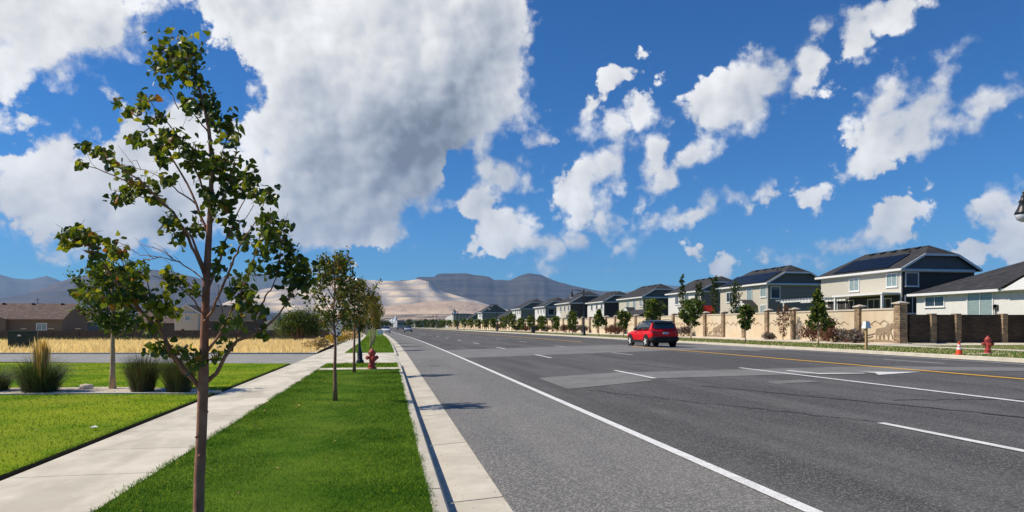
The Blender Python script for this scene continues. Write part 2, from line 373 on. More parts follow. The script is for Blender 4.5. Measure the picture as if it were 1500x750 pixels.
M['bark'] = mat('bark', (0.25, 0.10, 0.065), (0.40, 0.20, 0.135), 0.75, 14, 6, bump=0.35, bscale=30, bdist=0.006, col3=(0.16, 0.075, 0.055), scale3=5, stretch=(1, 1, 0.5), mix3=.5)
M['bark_dark'] = mat('bark_dark', (0.22, 0.10, 0.065), (0.32, 0.16, 0.11), 0.8, 20, 5, bump=0.3)
M['bark_tan'] = mat('bark_tan', (0.36, 0.25, 0.15), (0.48, 0.35, 0.23), 0.85, 14, 5, bump=0.3, stretch=(1, 1, 0.3))
M['leaf_mid'] = mat('leaf_mid', (0.085, 0.122, 0.009), (0.125, 0.165, 0.013), 0.45, 9, 3, translucent=0.42, spec=0.45)
M['leaf_dark'] = mat('leaf_dark', (0.035, 0.06, 0.009), (0.055, 0.09, 0.012), 0.42, 9, 3, translucent=0.26, spec=0.45)
M['leaf_light'] = mat('leaf_light', (0.21, 0.225, 0.014), (0.28, 0.28, 0.025), 0.45, 9, 3, translucent=0.48, spec=0.4)
M['leaf_orange'] = mat('leaf_orange', (0.33, 0.14, 0.025), (0.24, 0.12, 0.03), 0.5, 9, 3, translucent=0.35)
M['leaf_gold'] = mat('leaf_gold', (0.30, 0.19, 0.03), (0.20, 0.17, 0.03), 0.5, 3, 3, translucent=0.35)
M['leaf_maroon'] = mat('leaf_maroon', (0.10, 0.035, 0.028), (0.16, 0.06, 0.04), 0.6, 3, 3, translucent=0.2)
M['leaf_rust'] = mat('leaf_rust', (0.18, 0.075, 0.045), (0.24, 0.11, 0.06), 0.7, 3, 3, translucent=0.2)
M['leaf_sage'] = mat('leaf_sage', (0.20, 0.17, 0.19), (0.27, 0.23, 0.21), 0.8, 3, 3, translucent=0.2)
M['leaf_fresh'] = mat('leaf_fresh', (0.12, 0.20, 0.02), (0.17, 0.25, 0.03), 0.5, 3, 3, translucent=0.4)
M['leaf_forest'] = mat('leaf_forest', (0.03, 0.058, 0.013), (0.05, 0.085, 0.018), 0.5, 3, 3, translucent=0.22)
M['plume'] = mat('plume', (0.52, 0.34, 0.11), (0.66, 0.46, 0.19), 0.8, 4, 3, translucent=0.3)
M['sedge'] = mat('sedge', (0.032, 0.062, 0.018), (0.06, 0.10, 0.025), 0.55, 4, 3, translucent=0.2)
M['sedge_b'] = mat('sedge_b', (0.07, 0.068, 0.03), (0.12, 0.10, 0.05), 0.7, 4, 3, translucent=0.2)
M['flower_yellow'] = mat('flower_yellow', (0.72, 0.46, 0.02), None, 0.6, translucent=0.3)
# ------------------------------------------------------------------ setting: ground sheets, road, kerbs, pavements
def profile_z(x):                          # height of the road surface across its width
    pts = [(0.5, -0.135), (1.06, -0.098), (15.3, 0.20), (23.8, 0.085)]
    if x <= pts[0][0]: return pts[0][1]
    for (a, za), (b, zb) in zip(pts, pts[1:]):
        if x <= b: return za + (zb - za) * (x - a) / (b - a)
    return pts[-1][1]
YS = [-30] + list(range(-20, 30, 5)) + list(range(30, 130, 5)) + list(range(130, 300, 15)) + list(range(300, 761, 40))
def ribbon(name, xs, m, dz=0.0, y0=-30, y1=760, zf=None, kind='structure', label=None, parent=None, step=None, wob=None):
    ys = [y0] + [y for y in YS if y0 < y < y1] + [y1]
    if step: ys = list(np.arange(y0, y1 + 1e-6, step))
    mb = MB(); vs = []; n = len(xs)
    for y in ys:
        for i, x in enumerate(xs):
            w = wob(y, i) if wob else 0.0
            vs.append((x + w + cx(y), y, (zf[i] if zf else profile_z(x)) + dz))
    fs = [(j*n+i, j*n+i+1, (j+1)*n+i+1, (j+1)*n+i) for j in range(len(ys) - 1) for i in range(n - 1)]
    mb.raw(vs, fs)
    o = mb.build(name, m, parent, fix=False)
    if parent is None: setp(o, label, None, None, kind)
    return o
def sheet(name, pts, m, label=None, kind='structure', z=None):
    mb = MB(); mb.face([(p[0], p[1], p[2] if z is None else z) for p in pts])
    o = mb.build(name, m, fix=False)
    if o.data.polygons[0].normal.z < 0: o.data.flip_normals()
    return setp(o, label, None, None, kind)
def area_on_road(name, poly, m, dz, label=None, nx=10):
    """quad (4 corners x,y; counter-clockwise from near-left) laid on the cambered road"""
    a, b, c, d = [Vector((*p, 0)) for p in poly]; mb = MB(); vs = []; ny = 6
    for j in range(ny + 1):
        l = a.lerp(d, j / ny); r = b.lerp(c, j / ny)
        for i in range(nx + 1):
            p = l.lerp(r, i / nx); vs.append((p.x + cx(p.y), p.y, profile_z(p.x) + dz))
    mb.raw(vs, [(j*(nx+1)+i, j*(nx+1)+i+1, (j+1)*(nx+1)+i+1, (j+1)*(nx+1)+i) for j in range(ny) for i in range(nx)])
    return setp(mb.build(name, m, fix=False), label, None, None, 'structure')

# far ground: one sheet to the horizon, lying low under the street and rising towards the mountains
def plain_z(r):
    if r < 450: return -0.62
    return -0.62 + 0.0092 * (r - 450) * min(1.0, (r - 450) / 900.0)
radii = [0, 20, 50, 90, 140, 200, 300, 450, 600, 800, 1100, 1500, 2000, 2700, 3600, 4600, 6000, 9000, 16000]
na = 96; vs = []; fs = []
for r in radii:
    for k in range(na):
        t = 2 * math.pi * k / na
        front = max(0.0, math.cos(t - YAW)) ** 0.5
        z = plain_z(min(r, 6500)) if r < 450 else -0.62 + (plain_z(min(r, 6500)) + 0.62) * front
        if x_left := (r * math.sin(t) < -6 and 60 <= r < 450): z -= 0.75 * min(1, (r - 50) / 60.0)
        vs.append((r * math.sin(t), r * math.cos(t), z))
for j in range(len(radii) - 1):
    for k in range(na):
        fs.append((j*na+k, j*na+(k+1) % na, (j+1)*na+(k+1) % na, (j+1)*na+k))
mb = MB(); mb.raw(vs, fs); o = mb.build('ground', M['earth'], smooth=True); setp(o, kind='structure')

ribbon('road', [1.06, 3.45], M['asphalt_shoulder'], label='pale worn asphalt of the shoulder lane')
ribbon('road', [3.45, 7.3, 11.3, 15.3, 19.5, 23.8], M['asphalt'], step=None)
# lighter concrete-grey asphalt across the junction, an older trench cut and tar streaks
area_on_road('asphalt_patch', [(1.1, 32.0), (23.7, 35.5), (23.7, 45.5), (1.1, 42.5)], M['asphalt_light'], 0.005, 'pale asphalt band across the road at the side street', nx=110)
area_on_road('asphalt_patch', [(4.25, 15.9), (7.0, 17.3), (7.3, 20.6), (4.3, 19.4)], M['asphalt_light'], 0.008, 'pale square asphalt repair near the lane dash')
area_on_road('asphalt_patch', [(7.02, 17.9), (23.6, 16.6), (23.6, 18.4), (7.25, 20.4)], M['asphalt_light'], 0.008, 'long pale trench repair crossing the turn lane', nx=110)
area_on_road('asphalt_patch', [(9.3, 15.2), (10.6, 15.3), (10.5, 16.0), (9.4, 15.9)], M['asphalt_light'], 0.008, 'small faint pale patch in the middle lane')
def wavy_strip(name, pts, w, m, dz, label):
    mb = MB(); vs = []; n = len(pts)
    for i, (x, y) in enumerate(pts):
        ww = w * (0.4 + 0.6 * random.random()); a = pts[max(i-1, 0)]; b = pts[min(i+1, n-1)]
        d = Vector((b[0]-a[0], b[1]-a[1], 0)).normalized(); s = Vector((-d.y, d.x, 0)) * ww / 2
        for q in (-1, 1):
            xx = x + s.x*q; yy = y + s.y*q; vs.append((xx + cx(yy), yy, profile_z(xx) + dz))
    mb.raw(vs, [(2*i, 2*i+1, 2*i+3, 2*i+2) for i in range(n - 1)])
    return setp(mb.build(name, m, fix=True), label, None, None, 'structure')
def crack(x0, y0, x1, y1, n, jit):
    return [(x0 + (x1-x0)*t + random.uniform(-jit, jit), y0 + (y1-y0)*t + random.uniform(-jit, jit)) for t in [i / (n-1) for i in range(n)]]
wavy_strip('road_crack', crack(7.5, 15.5, 10.6, 6.2, 60, 0.05), 0.09, M['tar'], 0.006, 'dark wandering crack in the middle lane')
wavy_strip('road_crack', crack(9.5, 11.5, 13.5, 10.2, 34, 0.05), 0.06, M['tar'], 0.006, 'dark crack crossing towards the turn lane')
wavy_strip('road_crack', crack(12.9, 12.2, 10.9, 8.0, 34, 0.04), 0.03, M['tar'], 0.006, 'fine crack beside the second lane dash')
wavy_strip('road_crack', crack(4.6, 15.6, 7.4, 9.0, 50, 0.06), 0.04, M['tar'], 0.006, 'thin crack crossing the kerb lane')
wavy_strip('road_crack', crack(8.6, 27.0, 9.4, 20.8, 40, 0.05), 0.06, M['tar'], 0.006, 'sealed crack beyond the pale repair')
wavy_strip('road_crack', crack(12.2, 9.8, 14.6, 7.0, 30, 0.05), 0.05, M['tar'], 0.006, 'short crack in the turn lane')
# painted markings
def marking(x, w, y0, y1, m, label, x1=None):
    x1 = x if x1 is None else x1
    return area_on_road('lane_marking', [(x - w/2, y0), (x + w/2, y0), (x1 + w/2, y1), (x1 - w/2, y1)], m, 0.012, label, nx=1)
ribbon('edge_line', [3.39, 3.53], M['paint_white'], 0.012, -30, 420, label='solid white edge line beside the kerb lane')
for k in range(-2, 22):
    y0 = 5.7 + 12.2 * k
    if y0 > 220: break
    marking(7.28, 0.13, y0, y0 + 3.4, M['paint_white'], 'white dash between the two lanes')
marking(11.3, 0.14, -30, 20.6, M['paint_white'], 'solid white line beside the turn lane')
for k in range(0, 9): marking(11.3, 0.08, 30.5 + 12.2*k, 33.5 + 12.2*k, M['paint_white'], 'white dash beside the turn lane')
marking(15.15, 0.19, -30, 41.0, M['paint_yellow'], 'solid yellow centre line')
ribbon('centre_line', [15.05, 15.25], M['paint_yellow'], 0.012, 52, 330, label='solid yellow centre line beyond the side street')
marking(19.5, 0.12, -30, -26, M['paint_white'], 'white dash in the far lanes')
for k in range(0, 3): marking(19.5, 0.12, 9.0 + 12.2*k, 12.0 + 12.2*k, M['paint_white'], 'white dash in the far lanes')
ribbon('edge_line', [22.35, 22.47], M['paint_white'], 0.012, -30, 300, label='solid white edge line beside the far kerb')
# turn arrow: stem along the lane, bending to a head that points across it
mb = MB()
def on_road(u, v, d): return (u, v, profile_z(u) + d)
for poly in ([(11.95, 17.35), (13.15, 17.0), (13.2, 17.18), (12.1, 17.62), (12.02, 18.9), (11.85, 18.9)],
             [(13.1, 16.45), (14.8, 16.88), (13.35, 17.55), (13.48, 17.08)]):
    mb.face([on_road(u, v, 0.013) for u, v in poly])
setp(mb.build('turn_arrow', M['paint_white'], fix=True), 'white turn arrow painted on the turn lane', None, None, 'structure')
for o_ in [bpy.data.objects['turn_arrow']]:
    for p in o_.data.polygons:
        if p.normal.z < 0: p.flip()

# ---- left kerb and gutter, in cast lengths with open joints
def seg_run(parent, name, y0, y1, ln, sec, m, gap=0.012):
    """lengths of a closed cross-section (x,z) along the road, one object each"""
    y = y0
    while y < y1 - 0.05:
        e = min(y + ln, y1)
        mb = MB(); n = len(sec)
        for q in (y + gap, e - gap):
            mb.v += [(x + cx(q), q, z) for x, z in sec]
        mb.f += [tuple(range(n - 1, -1, -1)), tuple(range(n, 2*n))] + [(i, (i+1) % n, n+(i+1) % n, n+i) for i in range(n)]
        mb.m += [0] * len(mb.f)
        mb.build(name, m, parent)
        y = e
KSEC = [(0.355, -0.4), (0.355, -0.004), (0.365, 0.002), (0.475, 0.002), (0.497, -0.02), (0.505, -0.135), (0.505, -0.4)]
GSEC = [(0.507, -0.4), (0.507, -0.138), (1.06, -0.1), (1.06, -0.4)]
kerb = ribbon('kerb', [0.36, 0.5], M['concrete_dark'], -0.06, -12, 27.5, zf=[0, 0]); kerb['label'] = 'concrete kerb along the mown verge'
seg_run(kerb, 'kerb_length', -12, 27.5, 3.05, KSEC, M['concrete_kerb'])
gut = ribbon('gutter', [0.52, 1.05], M['concrete_dark'], -0.03, -12, 60, zf=[-0.135, -0.1]); gut['label'] = 'concrete gutter pan along the near kerb'
seg_run(gut, 'gutter_length', -12, 60, 3.05, GSEC, M['concrete_kerb'])
ribbon('gutter', [0.507, 1.06], M['concrete_kerb'], 0, 60.02, 700, zf=[-0.135, -0.1], label='concrete gutter pan in the distance')
def prof_ribbon(name, sec, m, y0, y1, label): return ribbon(name, [p[0] for p in sec], m, 0, y0, y1, zf=[p[1] for p in sec], label=label)
prof_ribbon('kerb', KSEC[1:], M['concrete_kerb'], 38.4, 700, 'concrete kerb beyond the side street')
# ---- right kerb and gutter
prof_ribbon('gutter', [(23.8, 0.085), (24.3, 0.07)], M['concrete_kerb'], -30, 700, 'concrete gutter on the far side of the road')
prof_ribbon('kerb', [(24.3, 0.06), (24.31, 0.20), (24.33, 0.225), (24.46, 0.225), (24.46, -0.3)], M['concrete_kerb'], -30, 700, 'concrete kerb on the far side of the road')
ribbon('verge', [24.46, 27.5, 30.6], M['turf_dry'], 0, -30, 700, zf=[0.20, 0.215, 0.225], label='thin dry grass verge beyond the road')
ribbon('pavement', [30.6, 32.1], M['concrete'], 0, -30, 700, zf=[0.245, 0.25], label='concrete pavement beyond the road')
ribbon('planting_bed', [32.1, 34.6], M['pebble'], 0, 40.2, 420, zf=[0.25, 0.34], label='gravel planting bed along the tan wall')
sheet('lawn', [(32.1, -30, .235), (80, -30, .3), (80, 37.4, .3), (32.1, 37.4, .235)], M['turf_dry'], 'lawn beside the dark stone wall')
sheet('pavement', [(32.1, 37.4, .255), (80, 36.8, .3), (80, 39.2, .33), (34.5, 40.35, .33), (32.1, 40.2, .255)], M['concrete'], 'concrete pavement along the dark stone wall')
sheet('yard', [(34.2, 40.0, .28), (140, 36.0, .3), (140, 420, .3), (26, 420, .28)], M['turf_dry'], 'yards behind the walls')

# ---- left verge, sidewalk, driveway, side street, lawns
ribbon('verge', [-2.33, -1.0, 0.355], M['turf'], 0, -12, 23.85, zf=[0.0, 0.012, -0.002], label='mown grass verge between sidewalk and kerb')
ribbon('verge', [-2.33, -1.0, 0.355], M['turf'], 0, 24.85, 27.6, zf=[0.0, 0.012, -0.002], label='short grass verge behind the hydrant')
ribbon('verge', [-2.33, -1.0, 0.355], M['turf'], 0, 38.4, 300, zf=[0.0, 0.012, -0.002], label='grass verge beyond the side street')
sheet('hydrant_pad', [(-2.34, 23.85, .008), (.36, 23.85, .008), (.36, 24.85, .008), (-2.34, 24.85, .008)], M['concrete'], 'narrow concrete strip across the verge')
walk = ribbon('sidewalk', [-3.66, -2.35], M['concrete_dark'], -0.03, -12, 100, zf=[0, 0]); walk['label'] = 'concrete sidewalk of cast slabs between lawn and verge'
SSEC = [(-3.68, -0.2), (-3.68, 0.0), (-2.33, 0.004), (-2.33, -0.2)]
seg_run(walk, 'slab', -12, 100, 1.5, SSEC, M['concrete'], 0.006)
def wobble_far(y, i): return -((max(0, y - 100)) ** 2) / 900.0
ribbon('sidewalk', [-3.68, -2.33], M['concrete'], 0, 100, 150, zf=[0, 0], label='far bend of the concrete sidewalk', wob=wobble_far, step=5)
# driveway apron down to the gutter
mb = MB()
ya, yb = 27.6, 38.4
vs = []
for y, zz in ((ya, 0.0), (ya + 1.2, 0.0), (yb - 1.2, 0.0), (yb, 0.0)):
    mid = 1 if (y == ya or y == yb) else 0
    for x, z in ((-2.34, 0.002), (-0.8, 0.002 if mid else -0.02), (0.36, 0.0 if mid else -0.10), (0.505, -0.132 if not mid else 0.0)):
        vs.append((x, y, z))
mb.raw(vs, [(j*4+i, j*4+i+1, (j+1)*4+i+1, (j+1)*4+i) for j in range(3) for i in range(3)])
setp(mb.build('driveway', M['concrete'], fix=False), 'concrete apron joining the side street to the road', None, None, 'structure')
sheet('side_street', [(-3.70, 27.9, -.012), (-3.70, 37.6, -.012), G(0, 518.6, -.012), G(-900, 518.6, -.012), G(-900, 530, -.012), G(0, 530, -.012)], M['asphalt_side'], 'pale grey side street crossing behind the lawn')
# its far kerb
f0, f1 = G(-500, 518.4), Vector((-3.72, 37.75, 0))
mb = MB(); mb.bar(f0 + Vector((0, 0, -0.02)), f1 + Vector((0, 0, -0.02)), 0.16, 0.16); setp(mb.build('kerb', M['concrete_kerb']), 'pale kerb on the far side of the side street', None, None, 'structure')
n0, n1 = G(-500, 530.6), Vector((-3.72, 27.75, 0))
mb = MB(); mb.bar(n0 + Vector((0, 0, -0.06)), n1 + Vector((0, 0, -0.06)), 0.14, 0.16); setp(mb.build('kerb', M['concrete_kerb']), 'pale kerb between lawn and side street', None, None, 'structure')
LZ = 0.035
lawn_poly = [(-3.735, -12), (-3.735, 27.55), tuple(n0.xy), (-60, -12)]
mb = MB(); top = [(x, y, LZ) for x, y in lawn_poly]; mb.face(top)
for i in range(4):
    a = top[i]; b = top[(i+1) % 4]; mb.face([(a[0], a[1], -.15), (b[0], b[1], -.15), b, a], 1)
o = mb.build('lawn', [M['turf_lawn'], M['soil']], fix=True); setp(o, 'wide mown lawn beside the sidewalk', None, None, 'structure')
mb = MB(); mb.face([(-3.75, -12, -.02), (-3.68, -12, -.02), (-3.68, 27.5, -.02), (-3.75, 27.5, -.02)]); setp(mb.build('lawn_edge', M['soil']), 'dark soil groove along the lawn edge', None, None, 'structure')
# gravel bed in the lawn: long bean shape with a concrete mow strip
bed_px = [(-120, 579), (0, 578.5), (100, 577.5), (200, 577), (262, 577.5), (300, 577), (322, 573.5), (300, 570.5), (240, 569), (165, 567.5), (60, 568.5), (-120, 570)]
bed = [G(px, py, LZ) for px, py in bed_px]
sheet('planting_bed', [(p.x, p.y, LZ + 0.012) for p in bed], M['pebble'], 'gravel planting bed in the lawn')
mb = MB()
for a, b in zip(bed[:7], bed[1:7]):
    mb.bar((a.x, a.y, LZ + 0.005), (b.x, b.y, LZ + 0.005), 0.10, 0.05)
setp(mb.build('mow_strip', M['concrete_kerb']), 'thin concrete edging in front of the planting bed', None, None, 'structure')
# dry field
fl = [Vector((-3.9, 37.9, -.03)), Vector((-4.6, 60, -.06)), Vector((-7, 110, -.5)), Vector((-9, 150, -.9)), Vector((-150, 150, -.9)), Vector((-150, 95, -.6)), G(-500, 518.2, -.03)]
fm = [Vector((-60, 60, -.12))]
mb = MB(); nX = 30; nY = 16; vs = []
for j in range(nY + 1):
    for i in range(nX + 1):
        t = j / nY; s = i / nX
        near = Vector((-3.9, 37.85, 0)).lerp(f0 + Vector((0, 0.1, 0)), s); far = Vector((-9 - 140*s, 152, 0))
        p = near.lerp(far, t); z = -0.03 - 0.9 * min(1, max(0, (p.y - 42)) / 80.0)
        vs.append((p.x, p.y, z))
mb.raw(vs, [(j*(nX+1)+i, j*(nX+1)+i+1, (j+1)*(nX+1)+i+1, (j+1)*(nX+1)+i) for j in range(nY) for i in range(nX)])
o = mb.build('field', M['field'], fix=False)
if o.data.polygons[0].normal.z < 0: o.data.flip_normals()
setp(o, 'dry golden field beyond the side street', None, None, 'structure')

# ---- grass as real blades
def inside(poly, x, y):
    r = np.zeros(len(x), bool); n = len(poly); j = n - 1
    for i in range(n):
        xi, yi = poly[i]; xj, yj = poly[j]
        c = ((yi > y) != (yj > y)) & (x < (xj - xi) * (y - yi) / (yj - yi + 1e-12) + xi)
        r ^= c; j = i
    return r
def blades(name, x, y, z, h, w, mats, weights, label, lean=0.35):
    n = len(x); a = NP.uniform(0, 2*np.pi, n); hh = h * NP.uniform(0.55, 1.25, n); ww = w * NP.uniform(0.7, 1.3, n)
    la = NP.uniform(0, 2*np.pi, n); ld = hh * NP.uniform(0, lean * 2, n)
    b = np.stack([x, y, z], 1); s = np.stack([np.cos(a), np.sin(a), np.zeros(n)], 1) * (ww / 2)[:, None]
    tip = b + np.stack([np.cos(la)*ld, np.sin(la)*ld, hh], 1)
    v = np.stack([b - s, b + s, tip], 1)
    mi = NP.choice(len(mats), n, p=weights)
    o = np_mesh(name, v, 3, mats, mi); return setp(o, label, None, None, 'stuff')
def scatter(x0, x1, y0, y1, n, dens):
    """rejection sampling with dens(y) in 0..1"""
    x = NP.uniform(x0, x1, n); y = NP.uniform(y0, y1, n); k = NP.uniform(0, 1, n) < dens(y); return x[k], y[k]
fall = lambda y: np.clip((6.5 / np.maximum(y, 3.0)) ** 1.25, 0, 1)
x, y = scatter(-2.34, 0.36, 3.2, 23.8, 330000, fall)
blades('verge_grass', x, y, np.zeros(len(x)), 0.026, 0.004 + 0.0005*y, [M['blade_a'], M['blade_b'], M['blade_c']], [.52, .10, .38], 'short mown grass on the verge by the kerb', 0.5)
x, y = scatter(-2.34, 0.36, 24.85, 27.6, 3500, lambda y: y*0+1)
x2, y2 = scatter(-2.34, 0.36, 38.5, 95, 9000, lambda y: y*0+1)
x = np.r_[x, x2 + np.array([cx(q) for q in y2])]; y = np.r_[y, y2]
blades('verge_grass', x, y, np.zeros(len(x)), 0.06, 0.02 + 0.0005*y, [M['blade_a'], M['blade_b'], M['blade_c']], [.5, .3, .2], 'mown verge grass around and beyond the hydrant', 0.5)
x, y = scatter(-26, -3.70, 4.0, 29, 560000, fall)
bp = [(p.x, p.y) for p in bed]
k = inside([tuple(q) for q in lawn_poly], x, y) & ~inside(bp, x, y)
x, y = x[k], y[k]
blades('lawn_grass', x, y, np.full(len(x), LZ), 0.026, 0.0045 + 0.0006*y, [M['blade_a'], M['blade_b'], M['blade_c']], [.33, .58, .09], 'bright mown lawn grass around the gravel bed', 0.5)
# overhanging edge tufts along the groove
y = NP.uniform(4, 27, 5000); blades('edge_grass', np.full(len(y), -3.74) + NP.uniform(-.04, .02, len(y)), y, np.full(len(y), LZ - .01), 0.035, 0.006, [M['blade_c'], M['blade_a']], [.7, .3], 'grass tufts hanging over the lawn edge', 0.7)
y = NP.uniform(4, 27, 9000); k = NP.uniform(0, 1, len(y)) < (.45 + .5*np.sin(y*1.7)*np.sin(y*4.1 + 1)); y = y[k]
blades('edge_grass', np.full(len(y), -2.345) + NP.normal(0, .028, len(y)), y, np.full(len(y), 0.0), 0.036, 0.006, [M['blade_c'], M['blade_a']], [.5, .5], 'ragged grass creeping over the sidewalk edge', 0.9)
y = NP.uniform(4, 23.8, 7000); k = NP.uniform(0, 1, len(y)) < (.4 + .5*np.sin(y*1.3)*np.sin(y*3.1 + 1)); y = y[k]
blades('edge_grass', np.full(len(y), .36) + NP.normal(0, .022, len(y)), y, np.full(len(y), 0.0), 0.034, 0.006, [M['blade_c'], M['blade_a']], [.5, .5], 'ragged grass creeping over the kerb', 0.9)
def litter(name, n, fx, label, s, mats):
    y = NP.uniform(4.5, 30, n); x, z = fx(y, n); a = NP.uniform(0, 6.28, n); L_ = s * NP.uniform(.5, 1.3, n); P = np.stack([x, y, z], 1)
    d = np.stack([np.cos(a), np.sin(a), NP.uniform(-.1, .5, n)], 1) * L_[:, None]; e = np.stack([-np.sin(a), np.cos(a), NP.uniform(-.1, .5, n)], 1) * L_[:, None] * .6
    v = np.stack([P, P + d*.5 + e*.6, P + d, P + d*.5 - e*.6 + np.array([0, 0, .004])], 1)
    return setp(np_mesh(name, v, 4, mats, NP.choice(len(mats), n)), label, None, None, 'stuff')
litter('fallen_leaves', 90, lambda y, n: (NP.uniform(-2.3, .3, n), np.full(n, .024)), 'few dry leaves scattered over the verge', .05, [M['leaf_rust'], M['straw_blade_b'], M['leaf_gold']])
litter('fallen_leaves', 120, lambda y, n: (NP.uniform(-30, -3.9, n), np.full(n, LZ + .02)), 'few dry leaves scattered over the lawn', .05, [M['leaf_rust'], M['straw_blade_b'], M['leaf_gold']])
litter('gutter_grit', 1500, lambda y, n: (.52 + np.abs(NP.normal(0, .10, n)), -.134 + .0*y + .012), 'grit and leaf scraps lying along the kerb foot', .012, [M['pebble_c'], M['soil'], M['straw_blade_b']])
litter('gutter_grit', 2600, lambda y, n: (1.07 + NP.normal(0, .06, n), np.full(n, -.092)), 'loose grit along the joint of gutter and asphalt', .012, [M['pebble_b'], M['pebble_c'], M['soil']])
# dry grass
x = NP.uniform(-110, -3.8, 230000); y = NP.uniform(37.5, 125, 230000)
keep = NP.uniform(0, 1, len(x)) < np.clip((44 / y) ** 1.5, 0, 1)
x, y = x[keep], y[keep]
fy = f1.y + (f0.y - f1.y) * (x - f1.x) / (f0.x - f1.x) + 0.35
k = (y > fy) & (x < np.where(y > 60, -5.2, -4.4) - 0.012 * (y - 38)); x, y = x[k], y[k]
z = -0.05 - 0.9 * np.clip((y - 42) / 80.0, 0, 1)
clump = 0.55 + 0.5 * np.sin(x * 1.3 + np.sin(y * 0.7) * 2) * np.sin(y * 0.9 + x * 0.3)
blades('field_grass', x, y, z, 0.55 * np.clip(clump, .35, 1.0), 0.02 + 0.0007*y, [M['straw_blade'], M['straw_blade_b']], [.75, .25], 'tall dry golden grass filling the field', 0.45)
# greener fringe before the far fence
x = NP.uniform(-110, -14, 6000); y = NP.uniform(108, 118, 6000)
blades('field_weeds', x, y, np.full(len(x), -.95), 0.8, 0.12, [M['sedge'], M['sedge_b']], [.5, .5], 'low green weeds at the far fence', 0.5)
# verge grass on the far side
x = NP.uniform(24.5, 30.5, 26000); y = NP.uniform(8, 75, 26000); x2 = NP.uniform(32.2, 55, 16000); y2 = NP.uniform(20, 37.2, 16000)
x = np.r_[x + np.array([cx(q) for q in y]), x2]; y = np.r_[y, y2]
blades('verge_grass', x, y, np.full(len(x), .21), 0.09, 0.035, [M['blade_a'], M['straw_blade'], M['blade_c']], [.45, .3, .25], 'patchy verge grass beyond the road', 0.5)
# gravel pieces in the near bed
def gravel(name, poly, z, n, s, label):
    xs = [p[0] for p in poly]; ys = [p[1] for p in poly]
    x = NP.uniform(min(xs), max(xs), n); y = NP.uniform(min(ys), max(ys), n); k = inside(poly, x, y); x, y = x[k], y[k]; n = len(x)
    sz = s * NP.uniform(.5, 1.4, n); base = np.array([[1, 0, 0], [0, 1, 0], [-1, 0, 0], [0, -1, 0], [0, 0, .3]], float)
    tri = [(0, 1, 4), (1, 2, 4), (2, 3, 4), (3, 0, 4)]; a = NP.uniform(0, 6.28, n); out = []
    jit = NP.uniform(.7, 1.3, (n, 5, 1))
    b = base[None] * jit; c, s_ = np.cos(a), np.sin(a)
    bx = (b[:, :, 0]*c[:, None] - b[:, :, 1]*s_[:, None]) * sz[:, None] + x[:, None]
    by = (b[:, :, 0]*s_[:, None] + b[:, :, 1]*c[:, None]) * sz[:, None] + y[:, None]
    bz = b[:, :, 2] * sz[:, None] + z
    P = np.stack([bx, by, bz], 2); v = np.concatenate([P[:, list(t)] for t in tri], 1).reshape(-1, 3)
    return setp(np_mesh(name, v, 3, [M['pebble_b'], M['pebble_c'], M['pebble']], np.repeat(NP.choice(3, n, p=[.5, .2, .3]), 4)), label, None, None, 'stuff')
gravel('gravel', bp, LZ + 0.01, 16000, 0.025, 'loose gravel in the lawn bed')

# ------------------------------------------------------------------ mountains (real distances, kilometres away)
def hill_mat(name, c1, c2, c3, sc=0.004, stretch=(.35, .35, 4)):
    return mat(name, c1, c2, 0.95, sc, 9, col3=c3, scale3=sc * 0.35, stretch=stretch, bump=1.0, bscale=sc * 5, bdist=60, lo=.42, hi=.58)
M['mt_far'] = hill_mat('mt_far', (0.06, 0.065, 0.05), (0.12, 0.115, 0.09), (0.17, 0.16, 0.13), 0.0015)
M['mt_mid'] = hill_mat('mt_mid', (0.065, 0.05, 0.04), (0.14, 0.10, 0.075), (0.045, 0.045, 0.04), 0.0022)  # darkest colour paints faint cloud-shadow patches onto the slope
M['mt_dark'] = hill_mat('mt_dark', (0.04, 0.038, 0.034), (0.105, 0.085, 0.065), (0.14, 0.105, 0.075), 0.003, (.3, .3, 6))
M['mt_mine'] = hill_mat('mt_mine', (0.42, 0.36, 0.29), (0.72, 0.62, 0.48), (0.30, 0.27, 0.25), 0.006, (.12, .12, 7))
M['mt_pale'] = hill_mat('mt_pale', (0.56, 0.39, 0.25), (0.68, 0.49, 0.32), (0.40, 0.29, 0.20), 0.003, (.3, .3, 3))
